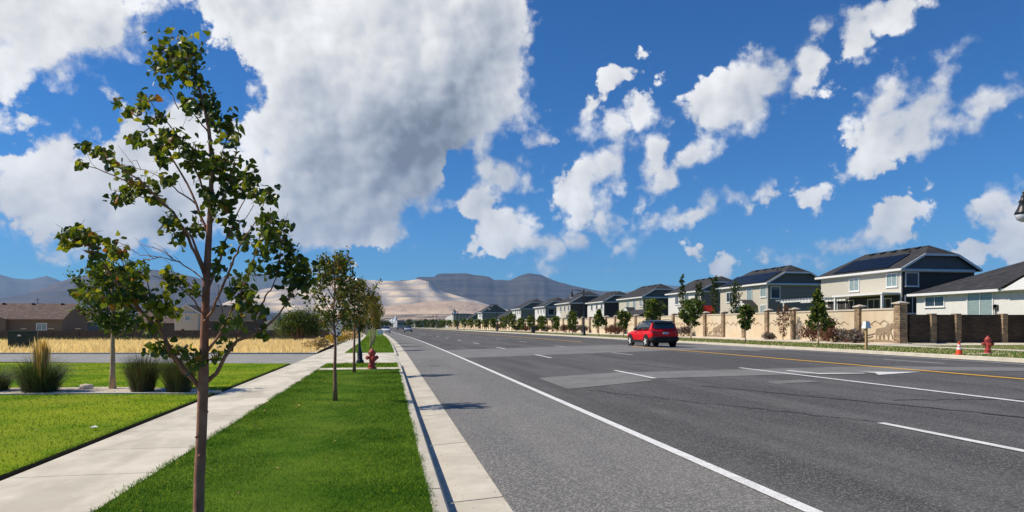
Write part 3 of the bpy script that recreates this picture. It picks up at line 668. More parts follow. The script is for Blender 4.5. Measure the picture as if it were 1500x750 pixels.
def bench_mat():
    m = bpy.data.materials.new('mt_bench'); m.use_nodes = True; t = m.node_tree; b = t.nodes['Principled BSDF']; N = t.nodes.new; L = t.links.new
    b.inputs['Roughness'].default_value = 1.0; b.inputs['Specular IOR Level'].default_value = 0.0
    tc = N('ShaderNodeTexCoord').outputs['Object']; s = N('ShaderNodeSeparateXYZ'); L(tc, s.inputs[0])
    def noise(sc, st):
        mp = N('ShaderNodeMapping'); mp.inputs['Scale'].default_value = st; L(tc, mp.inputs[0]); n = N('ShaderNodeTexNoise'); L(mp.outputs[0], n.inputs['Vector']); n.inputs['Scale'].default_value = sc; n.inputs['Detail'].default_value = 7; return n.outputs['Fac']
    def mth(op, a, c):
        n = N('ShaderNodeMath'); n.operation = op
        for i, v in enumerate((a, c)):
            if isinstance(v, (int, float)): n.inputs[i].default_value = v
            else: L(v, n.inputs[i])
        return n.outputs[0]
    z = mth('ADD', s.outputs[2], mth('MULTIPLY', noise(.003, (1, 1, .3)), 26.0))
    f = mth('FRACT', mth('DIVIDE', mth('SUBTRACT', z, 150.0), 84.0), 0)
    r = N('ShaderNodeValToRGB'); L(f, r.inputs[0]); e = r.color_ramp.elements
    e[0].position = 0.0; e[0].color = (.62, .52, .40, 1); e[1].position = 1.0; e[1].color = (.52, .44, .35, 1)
    for p, c in ((.12, (.66, .51, .33, 1)), (.55, (.76, .61, .40, 1)), (.70, (.58, .46, .31, 1)), (.76, (.36, .31, .26, 1)), (.90, (.38, .33, .28, 1))):  # darkest stops paint each bench's shadow stripe into the rock colour
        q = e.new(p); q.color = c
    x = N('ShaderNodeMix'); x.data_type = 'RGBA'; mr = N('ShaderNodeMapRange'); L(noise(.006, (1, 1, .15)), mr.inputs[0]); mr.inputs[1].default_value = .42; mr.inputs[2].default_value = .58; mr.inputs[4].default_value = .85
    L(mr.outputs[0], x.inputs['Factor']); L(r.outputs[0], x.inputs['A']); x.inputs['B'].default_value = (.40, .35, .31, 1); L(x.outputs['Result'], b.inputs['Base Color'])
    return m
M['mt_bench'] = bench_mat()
def interp(pts, x):
    return float(np.interp(x, [p[0] for p in pts], [p[1] for p in pts]))
def mountain(name, ridge, d_ridge, d_base, base_py, m, label, rough=0.05, terraces=0, step=4, seed=0, nt=26, gully=0.5):
    rg = np.random.default_rng(seed); x0, x1 = ridge[0][0], ridge[-1][0]
    cols = np.arange(x0, x1 + step, step, dtype=float); vs = []; nrow = 0
    ph = rg.uniform(0, 6.28, 12); fr = rg.uniform(0.02, 0.22, 12)
    rows = [i / nt for i in range(nt + 1)] + [1.15, 1.5]
    for px in cols:
        hr = (HZ - interp(ridge, px)); nzr = sum(math.sin(px*f + p) for f, p in zip(fr, ph)) * 0.25
        hr += nzr * 0.5
        for t in rows:
            if t <= 1: d = d_base + (d_ridge - d_base) * t
            else: d = d_ridge + (t - 1) * (d_ridge - d_base)
            z_base = CAM_H + (HZ - base_py) / 1000.0 * d_base
            z_top = CAM_H + hr / 1000.0 * d_ridge
            s = t if t <= 1 else 1 - (t - 1) * 1.6
            if terraces and t <= 1:
                q = t * terraces; fl_ = math.floor(q); fr_ = q - fl_
                s = (fl_ + min(1.0, max(0.0, (fr_ - 0.5) / 0.5))) / terraces
            elif t <= 1:
                s = t ** 1.15
                g = sum(abs(math.sin(px * f * 1.3 + p + 2.5 * t * math.sin(p))) - .6 for f, p in zip(fr, ph)) / 8
                s += gully * 0.55 * g * t * (1 - t)
            z = z_base - 170 * (t <= 0) + (z_top - z_base) * s
            a = (px - 750) / 1000.0
            d2 = d * (1 + (0.012 * math.sin(px * 0.11 + 5 * t) if terraces else 0.02 * math.sin(px * 0.07 + ph[0]) * t * (1 - t)))
            vs.append(from_cam(a * d2, d2, z))
    n = len(rows); fs = [(i*n+j, (i+1)*n+j, (i+1)*n+j+1, i*n+j+1) for i in range(len(cols) - 1) for j in range(n - 1)]
    mb = MB(); mb.raw(vs, fs); o = mb.build(name, m, smooth=not terraces)
    return setp(o, label, None, None, 'structure')
mountain('mountain', [(-500,430),(-200,410),(-60,404),(0,402),(20,408),(45,409),(68,404),(85,410),(110,418),(200,415),(300,408),(345,404),(378,399),(405,405),(440,411),(480,410),(520,412),(600,430)],
         14500, 11500, 450, M['mt_far'], 'distant blue mountain range behind the brown houses', seed=1)
mountain('mountain', [(-500,450),(-200,442),(0,437),(40,430),(80,416),(100,408),(125,403),(142,404),(165,408),(190,400),(225,395),(248,397),(290,407),(330,419),(400,432),(470,446)],
         9300, 6800, 458, M['mt_mid'], 'brown bare mountain behind the foreground tree', seed=2)
mountain('mountain', [(560,432),(585,411),(607,410),(612,406),(636,405),(641,401),(684,400),(697,403),(716,405),(724,410),(745,411),(761,404),(775,400),(793,403),(820,414),(847,420),(881,427),(900,426),(960,440)],
         9800, 7600, 459, M['mt_dark'], 'dark flat-topped mountain behind the terraced mine', seed=3, gully=0.9)
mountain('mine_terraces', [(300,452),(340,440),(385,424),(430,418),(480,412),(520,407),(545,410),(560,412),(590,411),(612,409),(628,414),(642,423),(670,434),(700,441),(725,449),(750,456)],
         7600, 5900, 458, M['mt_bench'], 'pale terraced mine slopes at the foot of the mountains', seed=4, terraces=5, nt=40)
mountain('mine_terraces', [(440,462),(500,455),(560,450),(600,444),(640,441),(690,442),(710,447),(725,453),(745,459)],
         5800, 5200, 461, M['mt_pale'], 'smooth tan waste slope below the mine terraces', seed=8, nt=16, gully=0.8)
mountain('mountain', [(860,440),(900,430),(940,424),(962,417),(1000,419),(1050,420),(1100,414),(1140,415),(1200,411),(1235,418),(1280,425),(1500,432),(1800,420),(2200,430)],
         14500, 11500, 450, M['mt_far'], 'distant hazy mountains behind the grey houses', seed=5)
# ------------------------------------------------------------------ vegetation
def leaf_cloud(pts, size, mats_n, weights, droop=0.5, aspect=0.75, jitter=0.3):
    """folded two-quad leaves around points -> (verts, material index)"""
    pts = np.asarray(pts, float); n = len(pts)
    d = NP.normal(0, 1, (n, 3)); d[:, 2] -= droop; d /= np.linalg.norm(d, axis=1)[:, None]
    u = NP.normal(0, 1, (n, 3)); s = np.cross(d, u); s /= np.linalg.norm(s, axis=1)[:, None]; nn = np.cross(s, d)
    L = size * NP.uniform(.65, 1.3, n)[:, None]; W = L * aspect / 2
    b = pts; m1 = b + d * L * .5 - nn * L * .10; t = b + d * L - nn * L * .02
    l = b + d * L * .42 + s * W; r = b + d * L * .42 - s * W
    q = np.stack([b, l, t, m1, b, m1, t, r], 1).reshape(-1, 3)
    mi = np.repeat(NP.choice(mats_n, n, p=weights), 2)
    return q, mi
def make_tree(name, label, loc, h, lo, rad, n_leaf, leaf, mats, weights, bark, trunk_r, seed, group=None, cat='tree', nb=16, up=0.75, shape='oval', lean=(0, 0), sub=3, spread=1.0):
    """tapered trunk with limbs (part trunk) and a crown of single leaves (part crown)"""
    rg = random.Random(seed); t = thing(name, label, cat, loc, group=group)
    tr = MB(); npt = 9; path = []; rr = []
    for i in range(npt):
        f = i / (npt - 1)
        path.append(Vector((lean[0]*f*f*h + rg.uniform(-.012, .012)*h*f, lean[1]*f*f*h + rg.uniform(-.012, .012)*h*f, f*h*0.96)))
        rr.append(trunk_r * (1 - 0.85*f) * (1.25 if i == 0 else 1))
    tr.tube(path, rr, 8)
    def at(f):
        k = min(int(f*(npt-1)), npt-2); return path[k].lerp(path[k+1], f*(npt-1)-k)
    anchors = []
    for b in range(nb):
        f = lo + (0.97 - lo) * ((b + rg.random()*.7) / nb)
        g = (f - lo) / (1 - lo)
        if shape == 'oval': rel = math.sin(math.pi * min(1, 0.18 + 0.80*g)) ** 0.7
        elif shape == 'cone': rel = max(.12, 1 - g*.9)
        elif shape == 'column': rel = 0.55 + 0.45*math.sin(math.pi*g)
        else: rel = math.sqrt(max(.05, 1 - (g*1.0)**2))
        ln = rad * rel * rg.uniform(.7, 1.15); a = b * 2.399 + rg.uniform(-.5, .5)
        o = at(f); dirh = Vector((math.cos(a), math.sin(a), 0))
        bp_ = [o]; br = [max(.006, trunk_r * .38 * (1 - .5*g))]
        for k in (1, 2, 3):
            q = k / 3; bp_.append(o + dirh*ln*q*(1 - .12*q) + Vector((rg.uniform(-.06, .06)*ln, rg.uniform(-.06, .06)*ln, ln*up*q*(.75 + .25*q)))); br.append(br[0]*(1 - .8*q))
        tr.tube(bp_, br, 5, cap=False)
        for k in range(14):
            q = rg.uniform(.3, 1.05); k0 = min(2, int(q*3)); p = bp_[k0].lerp(bp_[k0+1], min(1.1, q*3-k0)); anchors.append((p, .2))
        for s_ in range(sub):
            q = rg.uniform(.35, .85); k0 = min(2, int(q*3)); p = bp_[k0].lerp(bp_[k0+1], q*3-k0)
            e = p + Vector((rg.uniform(-1, 1), rg.uniform(-1, 1), rg.uniform(.1, .9))).normalized() * ln * rg.uniform(.3, .55)
            tr.tube([p, p.lerp(e, .5) + Vector((0, 0, .02)), e], [br[0]*.4, br[0]*.3, br[0]*.12], 4, cap=False)
            for k in range(8): anchors.append((p.lerp(e, rg.uniform(.3, 1.1)), .15))
    for k in range(10): anchors.append((at(rg.uniform(.85, 1.0)) + Vector((0, 0, .03*h)), .15))
    tr.build('trunk', bark, t, smooth=True)
    sel = [anchors[rg.randrange(len(anchors))][0] for _ in range(n_leaf)]
    P = np.array([[p.x, p.y, p.z] for p in sel]) + NP.normal(0, rad*.075*spread, (n_leaf, 3))
    q, mi = leaf_cloud(P, leaf, len(mats), weights); o = np_mesh('crown', q, 4, mats, mi, t); o['kind'] = 'stuff'
    return t
def make_shrub(name, label, loc, rx, ry, h, n_leaf, leaf, mats, weights, seed, group=None, cat='shrub', hollow=.55, bumps=7):
    rg = random.Random(seed); t = thing(name, label, cat, loc, group=group); mb = MB()
    lobes = [(rg.uniform(-.5, .5)*rx, rg.uniform(-.5, .5)*ry, h*rg.uniform(.35, .72), rg.uniform(.38, .6)) for _ in range(bumps)]
    for lx, ly, lz, s_ in lobes:
        mb.tube([(lx*.25, ly*.25, 0), (lx*.6, ly*.6, lz*.6), (lx, ly, lz)], [.02*h+.006, .014*h+.004, .006], 5, cap=False)
        for k in range(3):
            e = Vector((lx + rg.uniform(-1, 1)*rx*.4, ly + rg.uniform(-1, 1)*ry*.4, min(h, lz + rg.uniform(.05, .35)*h)))
            mb.tube([(lx*.6, ly*.6, lz*.6), e], [.008*h+.003, .004], 4, cap=False)
    mb.build('stems', M['bark_dark'], t)
    P = []
    while len(P) < n_leaf:
        lx, ly, lz, s_ = rg.choice(lobes); v = Vector((rg.gauss(0, 1), rg.gauss(0, 1), rg.gauss(0, 1))).normalized() * (rg.uniform(hollow, 1.08))
        p = (lx + v.x*rx*s_, ly + v.y*ry*s_, lz + v.z*h*s_*.62)
        if p[2] > .02: P.append(p)
    q, mi = leaf_cloud(P, leaf, len(mats), weights, droop=.1); o = np_mesh('foliage', q, 4, mats, mi, t); o['kind'] = 'stuff'
    return t
def make_tuft(name, label, loc, rad, h, n, w, mats, weights, group=None, plumes=None, arch=0.7, seed=1):
    """fountain of long arching blades, with upright seed plumes"""
    rg = np.random.default_rng(seed); t = thing(name, label, 'grass clump', loc, group=group); F = []
    a = rg.uniform(0, 6.283, n); L = h * rg.uniform(.6, 1.1, n); out = rad * rg.uniform(.15, 1.0, n) ** .8
    for i in range(n):
        d = np.array([math.cos(a[i]), math.sin(a[i]), 0]); s = np.array([-d[1], d[0], 0]) * w / 2; b0 = d * rg.uniform(0, .45) * rad
        prev = b0; zp = 0; pts = []
        for k in range(4):
            f = k / 3; pts.append(b0 + d * out[i] * f ** 1.5 + np.array([0, 0, L[i] * (f * 1.15 - arch * (out[i]/rad) * f ** 3 * .6)]))
        for k in range(3):
            w0 = 1 - k / 3.2; w1 = 1 - (k + 1) / 3.2
            F += [pts[k] - s*w0, pts[k] + s*w0, pts[k+1] + s*w1, pts[k+1] - s*w1]
    o = np_mesh('blades', np.array(F), 4, mats, np.repeat(rg.choice(len(mats), n, p=weights), 3), t); o['kind'] = 'stuff'
    if plumes:
        np_, ph, pr = plumes; F = []
        for i in range(np_):
            aa = rg.uniform(0, 6.283); rr_ = pr * rg.uniform(0, 1) ** .7; d = np.array([math.cos(aa), math.sin(aa), 0]); s = np.array([-d[1], d[0], 0]); top = ph * rg.uniform(.78, 1.05)
            b0 = d * rr_ * .3; t0 = d * rr_ + np.array([0, 0, top]); m0 = b0 + (t0 - b0) * .62
            for (p, q, w0, w1) in ((b0, m0, .006, .006), (m0, b0 + (t0-b0)*.85, .010, .022), (b0 + (t0-b0)*.85, t0, .022, .002)):
                F += [p - s*w0, p + s*w0, q + s*w1, q - s*w1]
        o = np_mesh('plumes', np.array(F), 4, [M['plume'], M['straw_blade']], np.repeat(rg.choice(2, np_, p=[.7, .3]), 3), t); o['kind'] = 'stuff'
    return t

# ---- the foreground tree, limb by limb
ZT = 5.0
TW = [(290,777,10),(291,752,7.8),(292,700,7.6),(295,640,7.3),(297,585,7.2),(298,550,7.4),(299,510,6.2),(301,450,5.6),(303,400,5.2),(306,345,4.3),(309,290,3.4),(310,235,2.7),(306,190,2.6),(299,155,2.1),(290,125,1.7),(279,98,1.3),(268,74,0.9)]
root = G(290, 777, 0); root = Vector((root.x, root.y, 0))
ftree = thing('sidewalk_tree', 'tall leaning young tree with pinkish bark and sparse wind-blown leaves on the mown verge', 'tree', root)
def tp(px, py, dz=0.0): return A(px, py, ZT + dz)
mb = MB(root); mb.tube([tp(x, y, 0.03*math.sin(y*.02)) for x, y, r in TW], [r * ZT / 1000 for x, y, r in TW], 12)
for (x, y) in ((288, 640), (303, 603), (292, 668), (300, 470)):
    mb.lathe([(0.012, 0), (0.010, .008), (0.004, .012)], tuple(tp(x, y, -0.04)), 8, axis='Y')
mb.build('trunk', M['bark'], ftree, smooth=True)
BR = [  # (tip depth, base radius px, polyline)
 (-.35,5.2,[(297,572),(276,550),(256,522),(238,489),(209,458),(180,428),(155,390),(130,362),(98,346)]),
 (-.30,2.2,[(209,458),(172,441),(140,433),(106,427)]),
 (-.20,2.0,[(238,489),(226,452),(216,414),(210,396)]),
 (-.15,2.4,[(284,560),(268,545),(250,520),(222,490),(205,470)]),
 (-.20,2.0,[(294,538),(268,521),(243,513),(216,509)]),
 (.25,1.6,[(300,412),(284,398),(262,384),(235,376),(205,373),(170,353)]),
 (.30,1.0,[(235,376),(205,383),(178,381)]),
 (.20,1.0,[(262,384),(235,366),(205,357)]),
 (.10,3.4,[(300,404),(286,372),(271,340),(254,310),(228,287),(192,268),(155,252),(118,239)]),
 (.05,1.8,[(254,310),(230,293),(200,287),(166,279)]),
 (-.25,2.6,[(302,396),(281,350),(258,318),(234,292),(203,262),(168,241),(137,222),(120,212)]),
 (.35,2.6,[(305,345),(288,300),(267,256),(245,221),(219,187),(192,163),(167,146)]),
 (-.10,2.2,[(307,300),(292,262),(275,224),(255,190),(234,165),(212,140)]),
 (.30,1.6,[(288,300),(262,280),(240,262),(214,250),(190,243)]),
 (.10,4.6,[(299,562),(316,548),(336,512),(348,498),(378,488),(407,463),(427,434),(438,402)]),
 (.25,2.6,[(378,488),(374,462),(386,440),(396,425),(408,398),(412,360)]),
 (-.30,3.0,[(301,470),(312,453),(326,420),(340,386),(351,362),(360,345),(382,316),(392,280)]),
 (-.35,3.0,[(300,520),(322,490),(336,462),(350,438),(362,408),(374,372),(388,342)]),
 (.30,2.6,[(303,430),(318,392),(331,352),(346,318),(360,290),(372,262)]),
 (-.15,2.0,[(308,330),(323,296),(337,262),(347,226),(343,190)]),
 (.15,1.4,[(308,262),(322,232),(332,206),(336,184)]),
 (-.10,1.6,[(306,196),(292,176),(278,158),(266,148)]),
 (.12,1.5,[(303,172),(312,156),(318,142)]),
 (.05,1.2,[(290,126),(272,108),(254,90),(238,78)]),
 (-.10,1.2,[(279,98),(290,86),(296,74)]),
 (.10,1.1,[(262,160),(248,130),(240,108)]),
 (-.35,1.8,[(303,470),(285,440),(262,418),(240,410),(222,404)]),
 (-.30,1.7,[(302,440),(288,425),(275,415),(258,407)]),
 (.25,2.0,[(300,530),(322,520),(345,505),(352,475),(356,450)]),
 (.20,1.3,[(348,498),(330,470),(322,440),(318,410)]),
 (.00,1.2,[(345,330),(360,320),(372,300)]),
]
samples = []      # (px,py,depth,branch)
limbs = []
for bi, (td, rb, pl) in enumerate(BR):
    d0 = 0.0
    if samples:
        near = min(samples, key=lambda s: (s[0]-pl[0][0])**2 + (s[1]-pl[0][1])**2)
        if (near[0]-pl[0][0])**2 + (near[1]-pl[0][1])**2 < 60 and min((x-pl[0][0])**2 + (y-pl[0][1])**2 for x, y, r in TW) > 150: d0 = near[2]
    fine_pl = []
    for (a, b) in zip(pl, pl[1:]):
        for k in range(3): fine_pl.append((a[0]+(b[0]-a[0])*k/3, a[1]+(b[1]-a[1])*k/3))
    fine_pl.append(pl[-1]); n = len(fine_pl); P3 = []; rr = []
    for i, (x, y) in enumerate(fine_pl):
        f = i / (n - 1); dd = d0 + (td - d0 if abs(d0) < 1e-6 else td * .6) * f
        jx = random.uniform(-1.1, 1.1) * (0 < i < n-1); jy = random.uniform(-1.1, 1.1) * (0 < i < n-1)
        P3.append(tp(x + jx, y + jy, dd)); rr.append(max(.5, .76 * rb * (1 - .82 * f)) * ZT / 1000); samples.append((x, y, dd, bi))
    mb = MB(root); mb.tube(P3, rr, 7); mb.build('limb', M['bark'] if rb > 2.4 else M['bark_dark'], ftree, smooth=True)
CL = [(245,72,25,26,46),(278,78,20,24,36),(262,104,24,18,30),(288,116,14,16,18),(232,92,10,14,10),(300,148,20,22,42),(276,150,12,10,10),(312,165,12,14,16),(332,186,16,20,34),(342,202,10,12,10),
 (172,148,9,6,6),(192,163,12,8,11),(212,150,12,14,14),(226,174,16,12,17),(241,196,14,10,13),(199,203,16,11,17),(256,208,24,18,36),(286,226,24,22,40),(306,246,20,20,34),(331,238,20,18,30),(228,214,14,10,14),
 (120,240,10,6,7),(128,214,10,6,9),(150,223,13,9,12),(165,236,10,7,8),(186,247,12,8,11),(172,290,14,9,16),(206,270,26,15,34),(238,236,10,12,10),(245,262,12,10,12),(190,285,12,8,10),(230,290,12,8,10),
 (250,325,17,14,24),(266,345,12,11,14),(288,330,10,14,12),(311,300,12,14,14),(331,300,14,18,24),(350,272,18,18,30),(366,255,12,16,18),(330,266,12,14,18),(376,282,10,14,14),(394,284,10,14,14),(300,280,10,10,10),
 (392,328,18,22,42),(411,352,16,22,36),(437,402,20,26,60),(425,380,12,14,18),(403,395,14,12,16),(374,392,12,12,14),(384,368,12,10,12),(360,350,12,14,14),(340,330,14,14,18),(328,362,12,12,12),(445,418,10,12,14),
 (320,392,14,12,14),(356,440,18,16,28),(342,424,12,10,12),(336,470,13,12,14),(366,428,10,14,14),(318,520,8,10,7),(346,470,10,10,10),(380,455,12,10,12),(350,410,10,10,10),(330,500,8,8,6),(420,440,10,8,8),(385,488,8,6,6),
 (112,342,22,13,34),(94,352,10,10,10),(138,352,15,12,20),(165,368,18,15,26),(180,397,20,15,28),(137,378,12,10,11),(152,402,14,10,14),(197,427,22,18,38),(231,446,18,16,28),(221,472,16,14,22),(176,441,20,13,22),(140,432,16,8,13),(112,427,8,5,6),
 (246,415,12,10,12),(262,408,14,8,13),(280,424,14,10,14),(250,450,14,12,14),(205,400,12,14,14),(230,512,14,8,13),(262,513,22,11,26),(290,527,12,12,15),(244,398,8,8,8)]
# leaf shapes (heart shaped, folded along the midrib)
def leaf_mesh(m, fold, curl, wide):
    V = [(0,0,0),(0,.45,-.02*curl),(0,1,-.22*curl)]
    for s in (-1, 1): V += [(s*.27*wide,-.09,.06*fold),(s*.47*wide,.24,.15*fold),(s*.34*wide,.64,.10*fold-.08*curl)]
    Fc = [(0,3,4,1),(1,4,5,2),(1,7,6,0),(2,8,7,1)]
    me = bpy.data.meshes.new('leaf'); me.from_pydata(V, [], Fc); me.materials.append(m); me.update(); return me
LM = {k: [leaf_mesh(M[k], f, c, w) for f, c, w in ((1, 1, 1), (1.6, .5, .9), (.4, 1.8, 1.05))] for k in ('leaf_mid', 'leaf_dark', 'leaf_light', 'leaf_orange')}
leaves = []
tw = MB(root)
for (px, py, rx, ry, n) in CL:
    nr = min(samples, key=lambda s: (s[0]-px)**2 + (s[1]-py)**2); dep = nr[2] + random.uniform(-.06, .06)
    tw.tube([tp(nr[0], nr[1], nr[2]), tp((nr[0]+px)/2 + 2, (nr[1]+py)/2 - 2, dep), tp(px, py, dep)], [.0042, .0035, .002], 5, cap=False)
    n = int(n * 2.0)
    for k in range(max(3, n // 5)):
        ex, ey = px + random.gauss(0, .7)*rx, py + random.gauss(0, .7)*ry; tw.tube([tp(px + random.uniform(-4, 4), py + random.uniform(-4, 4), dep), tp(ex, ey, dep + random.uniform(-.1, .1))], [.002, .0011], 4, cap=False)
    for k in range(n):
        x = px + random.gauss(0, .56)*rx; y = py + random.gauss(0, .56)*ry; p = tp(x, y, dep + random.gauss(0, .07))
        d = Vector((random.gauss(-.15, .75), random.gauss(0, .75), -0.75 + random.gauss(0, .5))).normalized()
        q = d.to_track_quat('Y', 'Z').to_matrix().to_4x4() @ Matrix.Rotation(random.uniform(0, 6.28), 4, 'Y')
        sz = random.uniform(.034, .062)
        u = random.random(); warm = .09 if px < 215 or (px, py) == (276, 150) else .015
        key = 'leaf_orange' if u < warm else 'leaf_light' if u < (.30 if px < 270 else .13) else 'leaf_mid' if u < .64 else 'leaf_dark'
        if px > 380 and random.random() < .4: key = 'leaf_dark'
        leaves.append((sz, p - root, q, key))
for k in range(26):   # bare reddish twigs
    s = random.choice([s for s in samples if s[1] < 420 and s[0] < 300]); tw.tube([tp(s[0], s[1], s[2]), tp(s[0]-random.uniform(5, 14), s[1]-random.uniform(2, 18), s[2]), tp(s[0]-random.uniform(16, 34), s[1]-random.uniform(10, 34), s[2]+random.uniform(-.1, .1))], [.003, .002, .001], 4, cap=False)
o = tw.build('twigs', M['bark_dark'], ftree, fix=False); o['kind'] = 'stuff'
leaves.sort(key=lambda l: -l[0])
for sz, p, q, key in leaves[:300]:
    me = random.choice(LM[key]); o = bpy.data.objects.new('leaf', me); C.objects.link(o); o.parent = ftree
    o.matrix_basis = Matrix.Translation(p) @ q @ Matrix.Scale(sz, 4)
vs = []; fs = []; mi = []; keys = list(LM)
for sz, p, q, key in leaves[300:]:
    me = random.choice(LM[key]); T = Matrix.Translation(p) @ q @ Matrix.Scale(sz, 4); n = len(vs)
    vs += [tuple(T @ v.co) for v in me.vertices]
    for f in me.polygons: fs.append(tuple(n + i for i in f.vertices)); mi.append(keys.index(key))
me = bpy.data.meshes.new('foliage'); me.from_pydata(vs, [], fs)
for k in keys: me.materials.append(M[k])
me.polygons.foreach_set('material_index', mi); me.update(); o = link_mesh('foliage', me, ftree); o['kind'] = 'stuff'

# ---- the other verge trees
leafset = [M['leaf_mid'], M['leaf_dark'], M['leaf_light'], M['leaf_gold'], M['leaf_orange']]
p = G(491, 588); make_tree('sidewalk_tree', 'slim young tree with thin trunk standing alone on the mown verge', (p.x, p.y, 0), 2.85, .44, .60, 2600, .065, leafset, [.40, .30, .14, .09, .07], M['bark_dark'], .042, 21, 'young trees along the near verge', nb=22, up=1.25, lean=(-.012, 0))
p = G(519, 546); make_tree('sidewalk_tree', 'young tree with rust-tinged leaves between lamp post and hydrant', (p.x, p.y, 0), 2.95, .40, .72, 2600, .075, leafset, [.34, .32, .10, .14, .10], M['bark_dark'], .05, 22, 'young trees along the near verge', nb=22, up=.95)
for i, (y, h, sd, lab, w) in enumerate(((44.5, 3.9, 31, 'yellowing young tree first beyond the driveway', [.2, .1, .2, .4, .1]), (53, 4.2, 32, 'golden green young tree second beyond the driveway', [.25, .15, .2, .35, .05]), (62, 4.0, 33, 'green young tree third beyond the driveway', [.4, .3, .2, .1, 0]),
                                     (76, 4.2, 34, 'small verge tree past the white roadside sign', [.4, .3, .2, .1, 0]), (92, 4.3, 35, 'last small verge tree before the bend', [.5, .4, .1, 0, 0]))):
    make_tree('sidewalk_tree', lab, (-1.05 + cx(y), y, 0), h*.88, .36, .95, 1600, .12, leafset, w, M['bark_tan'], .06, sd, 'young trees along the near verge', nb=16, up=.9)
# ---- lawn: sapling, clumps, shrubs
p = G(165, 570, LZ); make_tree('lawn_tree', 'small round-crowned tree with pale tan trunk in the gravel bed', (p.x, p.y, LZ), 2.9, .40, .85, 5500, .075, [M['leaf_forest'], M['leaf_mid'], M['leaf_fresh']], [.3, .4, .3], M['bark_tan'], .065, 41, nb=24, up=.7)
p = G(60, 574.5, LZ); make_tuft('grass_clump', 'arching dark green grass clump with tall golden plumes', (p.x, p.y, LZ), .78, .80, 1500, .012, [M['sedge'], M['leaf_forest'], M['sedge_b']], [.5, .3, .2], 'clumps in the gravel bed', (100, 1.17, .22), seed=3)
p = G(-8, 573, LZ); make_tuft('grass_clump', 'dark grass clump cut by the edge of the picture', (p.x, p.y, LZ), .6, .6, 800, .012, [M['sedge'], M['leaf_forest'], M['sedge_b']], [.5, .3, .2], 'clumps in the gravel bed', seed=4)
p = G(209, 574, LZ); make_tuft('grass_clump', 'upright olive grass clump beside the tan-trunked tree', (p.x, p.y, LZ), .52, .80, 1700, .010, [M['sedge_b'], M['sedge']], [.7, .3], 'clumps in the gravel bed', arch=.4, seed=5)
p = G(262, 575, LZ); make_tuft('grass_clump', 'upright olive grass clump nearest to the sidewalk', (p.x, p.y, LZ), .55, .78, 1700, .010, [M['sedge_b'], M['sedge']], [.7, .3], 'clumps in the gravel bed', arch=.4, seed=6)
mb = MB(); p = G(126, 570, LZ); mb.lathe([(.13, 0), (.16, .05), (.12, .10), (.04, .12)], (0, 0, 0), 9)
for i, v in enumerate(mb.v): mb.v[i] = (v[0]*(1+.2*math.sin(i*1.7)), v[1]*(.8+.2*math.cos(i*2.3)), v[2])
o = mb.build('boulder', M['pebble_b'], smooth=True); o.location = (p.x, p.y, LZ); setp(o, 'single pale stone lying in the gravel bed', 'stone')
mb = MB(); p = G(137, 631, LZ); mb.raw([(-.05, 0, .05), (0, -.04, .052), (.06, .0, .055), (.0, .045, .07), (.02, .0, .04)], [(0, 1, 4), (1, 2, 4), (2, 3, 4), (3, 0, 4)]); o = mb.build('litter', M['paint_white']); o.location = (p.x, p.y, LZ + .0); setp(o, 'scrap of white litter on the lawn', 'litter')
# ---- across the side street
p = G(437, 496.5, -.25); make_shrub('bush', 'big dense dark green bush at the edge of the dry field', (p.x, p.y, -.45), 3.5, 2.8, 4.1, 15000, .19, [M['leaf_forest'], M['leaf_mid'], M['leaf_fresh']], [.5, .35, .15], 51, bumps=26, hollow=.2)
p = G(463, 512, -.05); make_shrub('bush', 'low tan dry bush beside the sidewalk', (p.x, p.y, -.05), .95, .8, .8, 1600, .09, [M['straw_blade_b'], M['sedge_b'], M['straw_blade']], [.4, .4, .2], 52)
p = G(487, 503, -.1); make_shrub('bush', 'rounded bush of bright yellow flowers by the dry field', (p.x, p.y, -.1), 1.3, 1.1, 1.0, 2200, .10, [M['flower_yellow'], M['leaf_mid'], M['leaf_gold']], [.55, .25, .2], 53, cat='flower bush')
p = G(512, 500, -.1); make_shrub('bush', 'straw coloured bush beyond the yellow flowers', (p.x, p.y, -.1), 1.4, 1.2, 1.2, 1800, .12, [M['straw_blade'], M['straw_blade_b'], M['leaf_gold']], [.5, .3, .2], 54)
# ---- far verge: street trees
green3 = [M['leaf_fresh'], M['leaf_forest'], M['leaf_light']]
ST = [(1199,422,25.9,.9,'cone','tall conical young tree beside the white-topped post',2400),(1092,446,26.0,.70,'oval','small rounded young tree on a thin stem opposite the tan wall',1500),(1012,440,26.2,1.35,'oval','broad full young tree just past the red car',2600),
      (956,438,26.6,1.3,'oval','leafy young tree behind the roof of the red car',2200),(913,455,26.4,.95,'oval','dark green young tree before the red car',1500),(877,452,26.6,1.1,'cone','dense bright tree next to the street lamp',1700),(838,455,26.4,.95,'oval','light green tree right behind the tall street lamp',1300),
      (814,463,26.4,.9,'oval','tree just beyond the tall street lamp',1000),(793,463,26.6,1.1,'oval','bushy tree past the waste bin',1000),(776,463,26.4,1.0,'oval','tree behind the waste bin',900),(762,466,26.4,1.1,'oval','dark tree in front of the fifth grey house',800),(748,460,26.6,1.4,'oval','taller tree in front of the white-fronted house',900),
      (737,464,26.4,1.3,'oval','tree before the second street lamp',800),(720,466,26.4,1.2,'oval','tree just beyond the second street lamp',700),(709,468,26.4,1.2,'oval','small far tree next in line along the wall',600),(698,468,26.4,1.3,'oval','far tree before the third street lamp',600),
      (686,468,26.4,1.4,'oval','far tree before the long pale building',500),(676,467,26.4,1.5,'oval','far tree below the white gable',500),(664,469,26.4,1.5,'oval','far tree beside the third street lamp',450),(652,469,26.4,1.6,'oval','far tree below the white building',450),(642,469,26.4,1.7,'oval','far tree past the white building',400)]
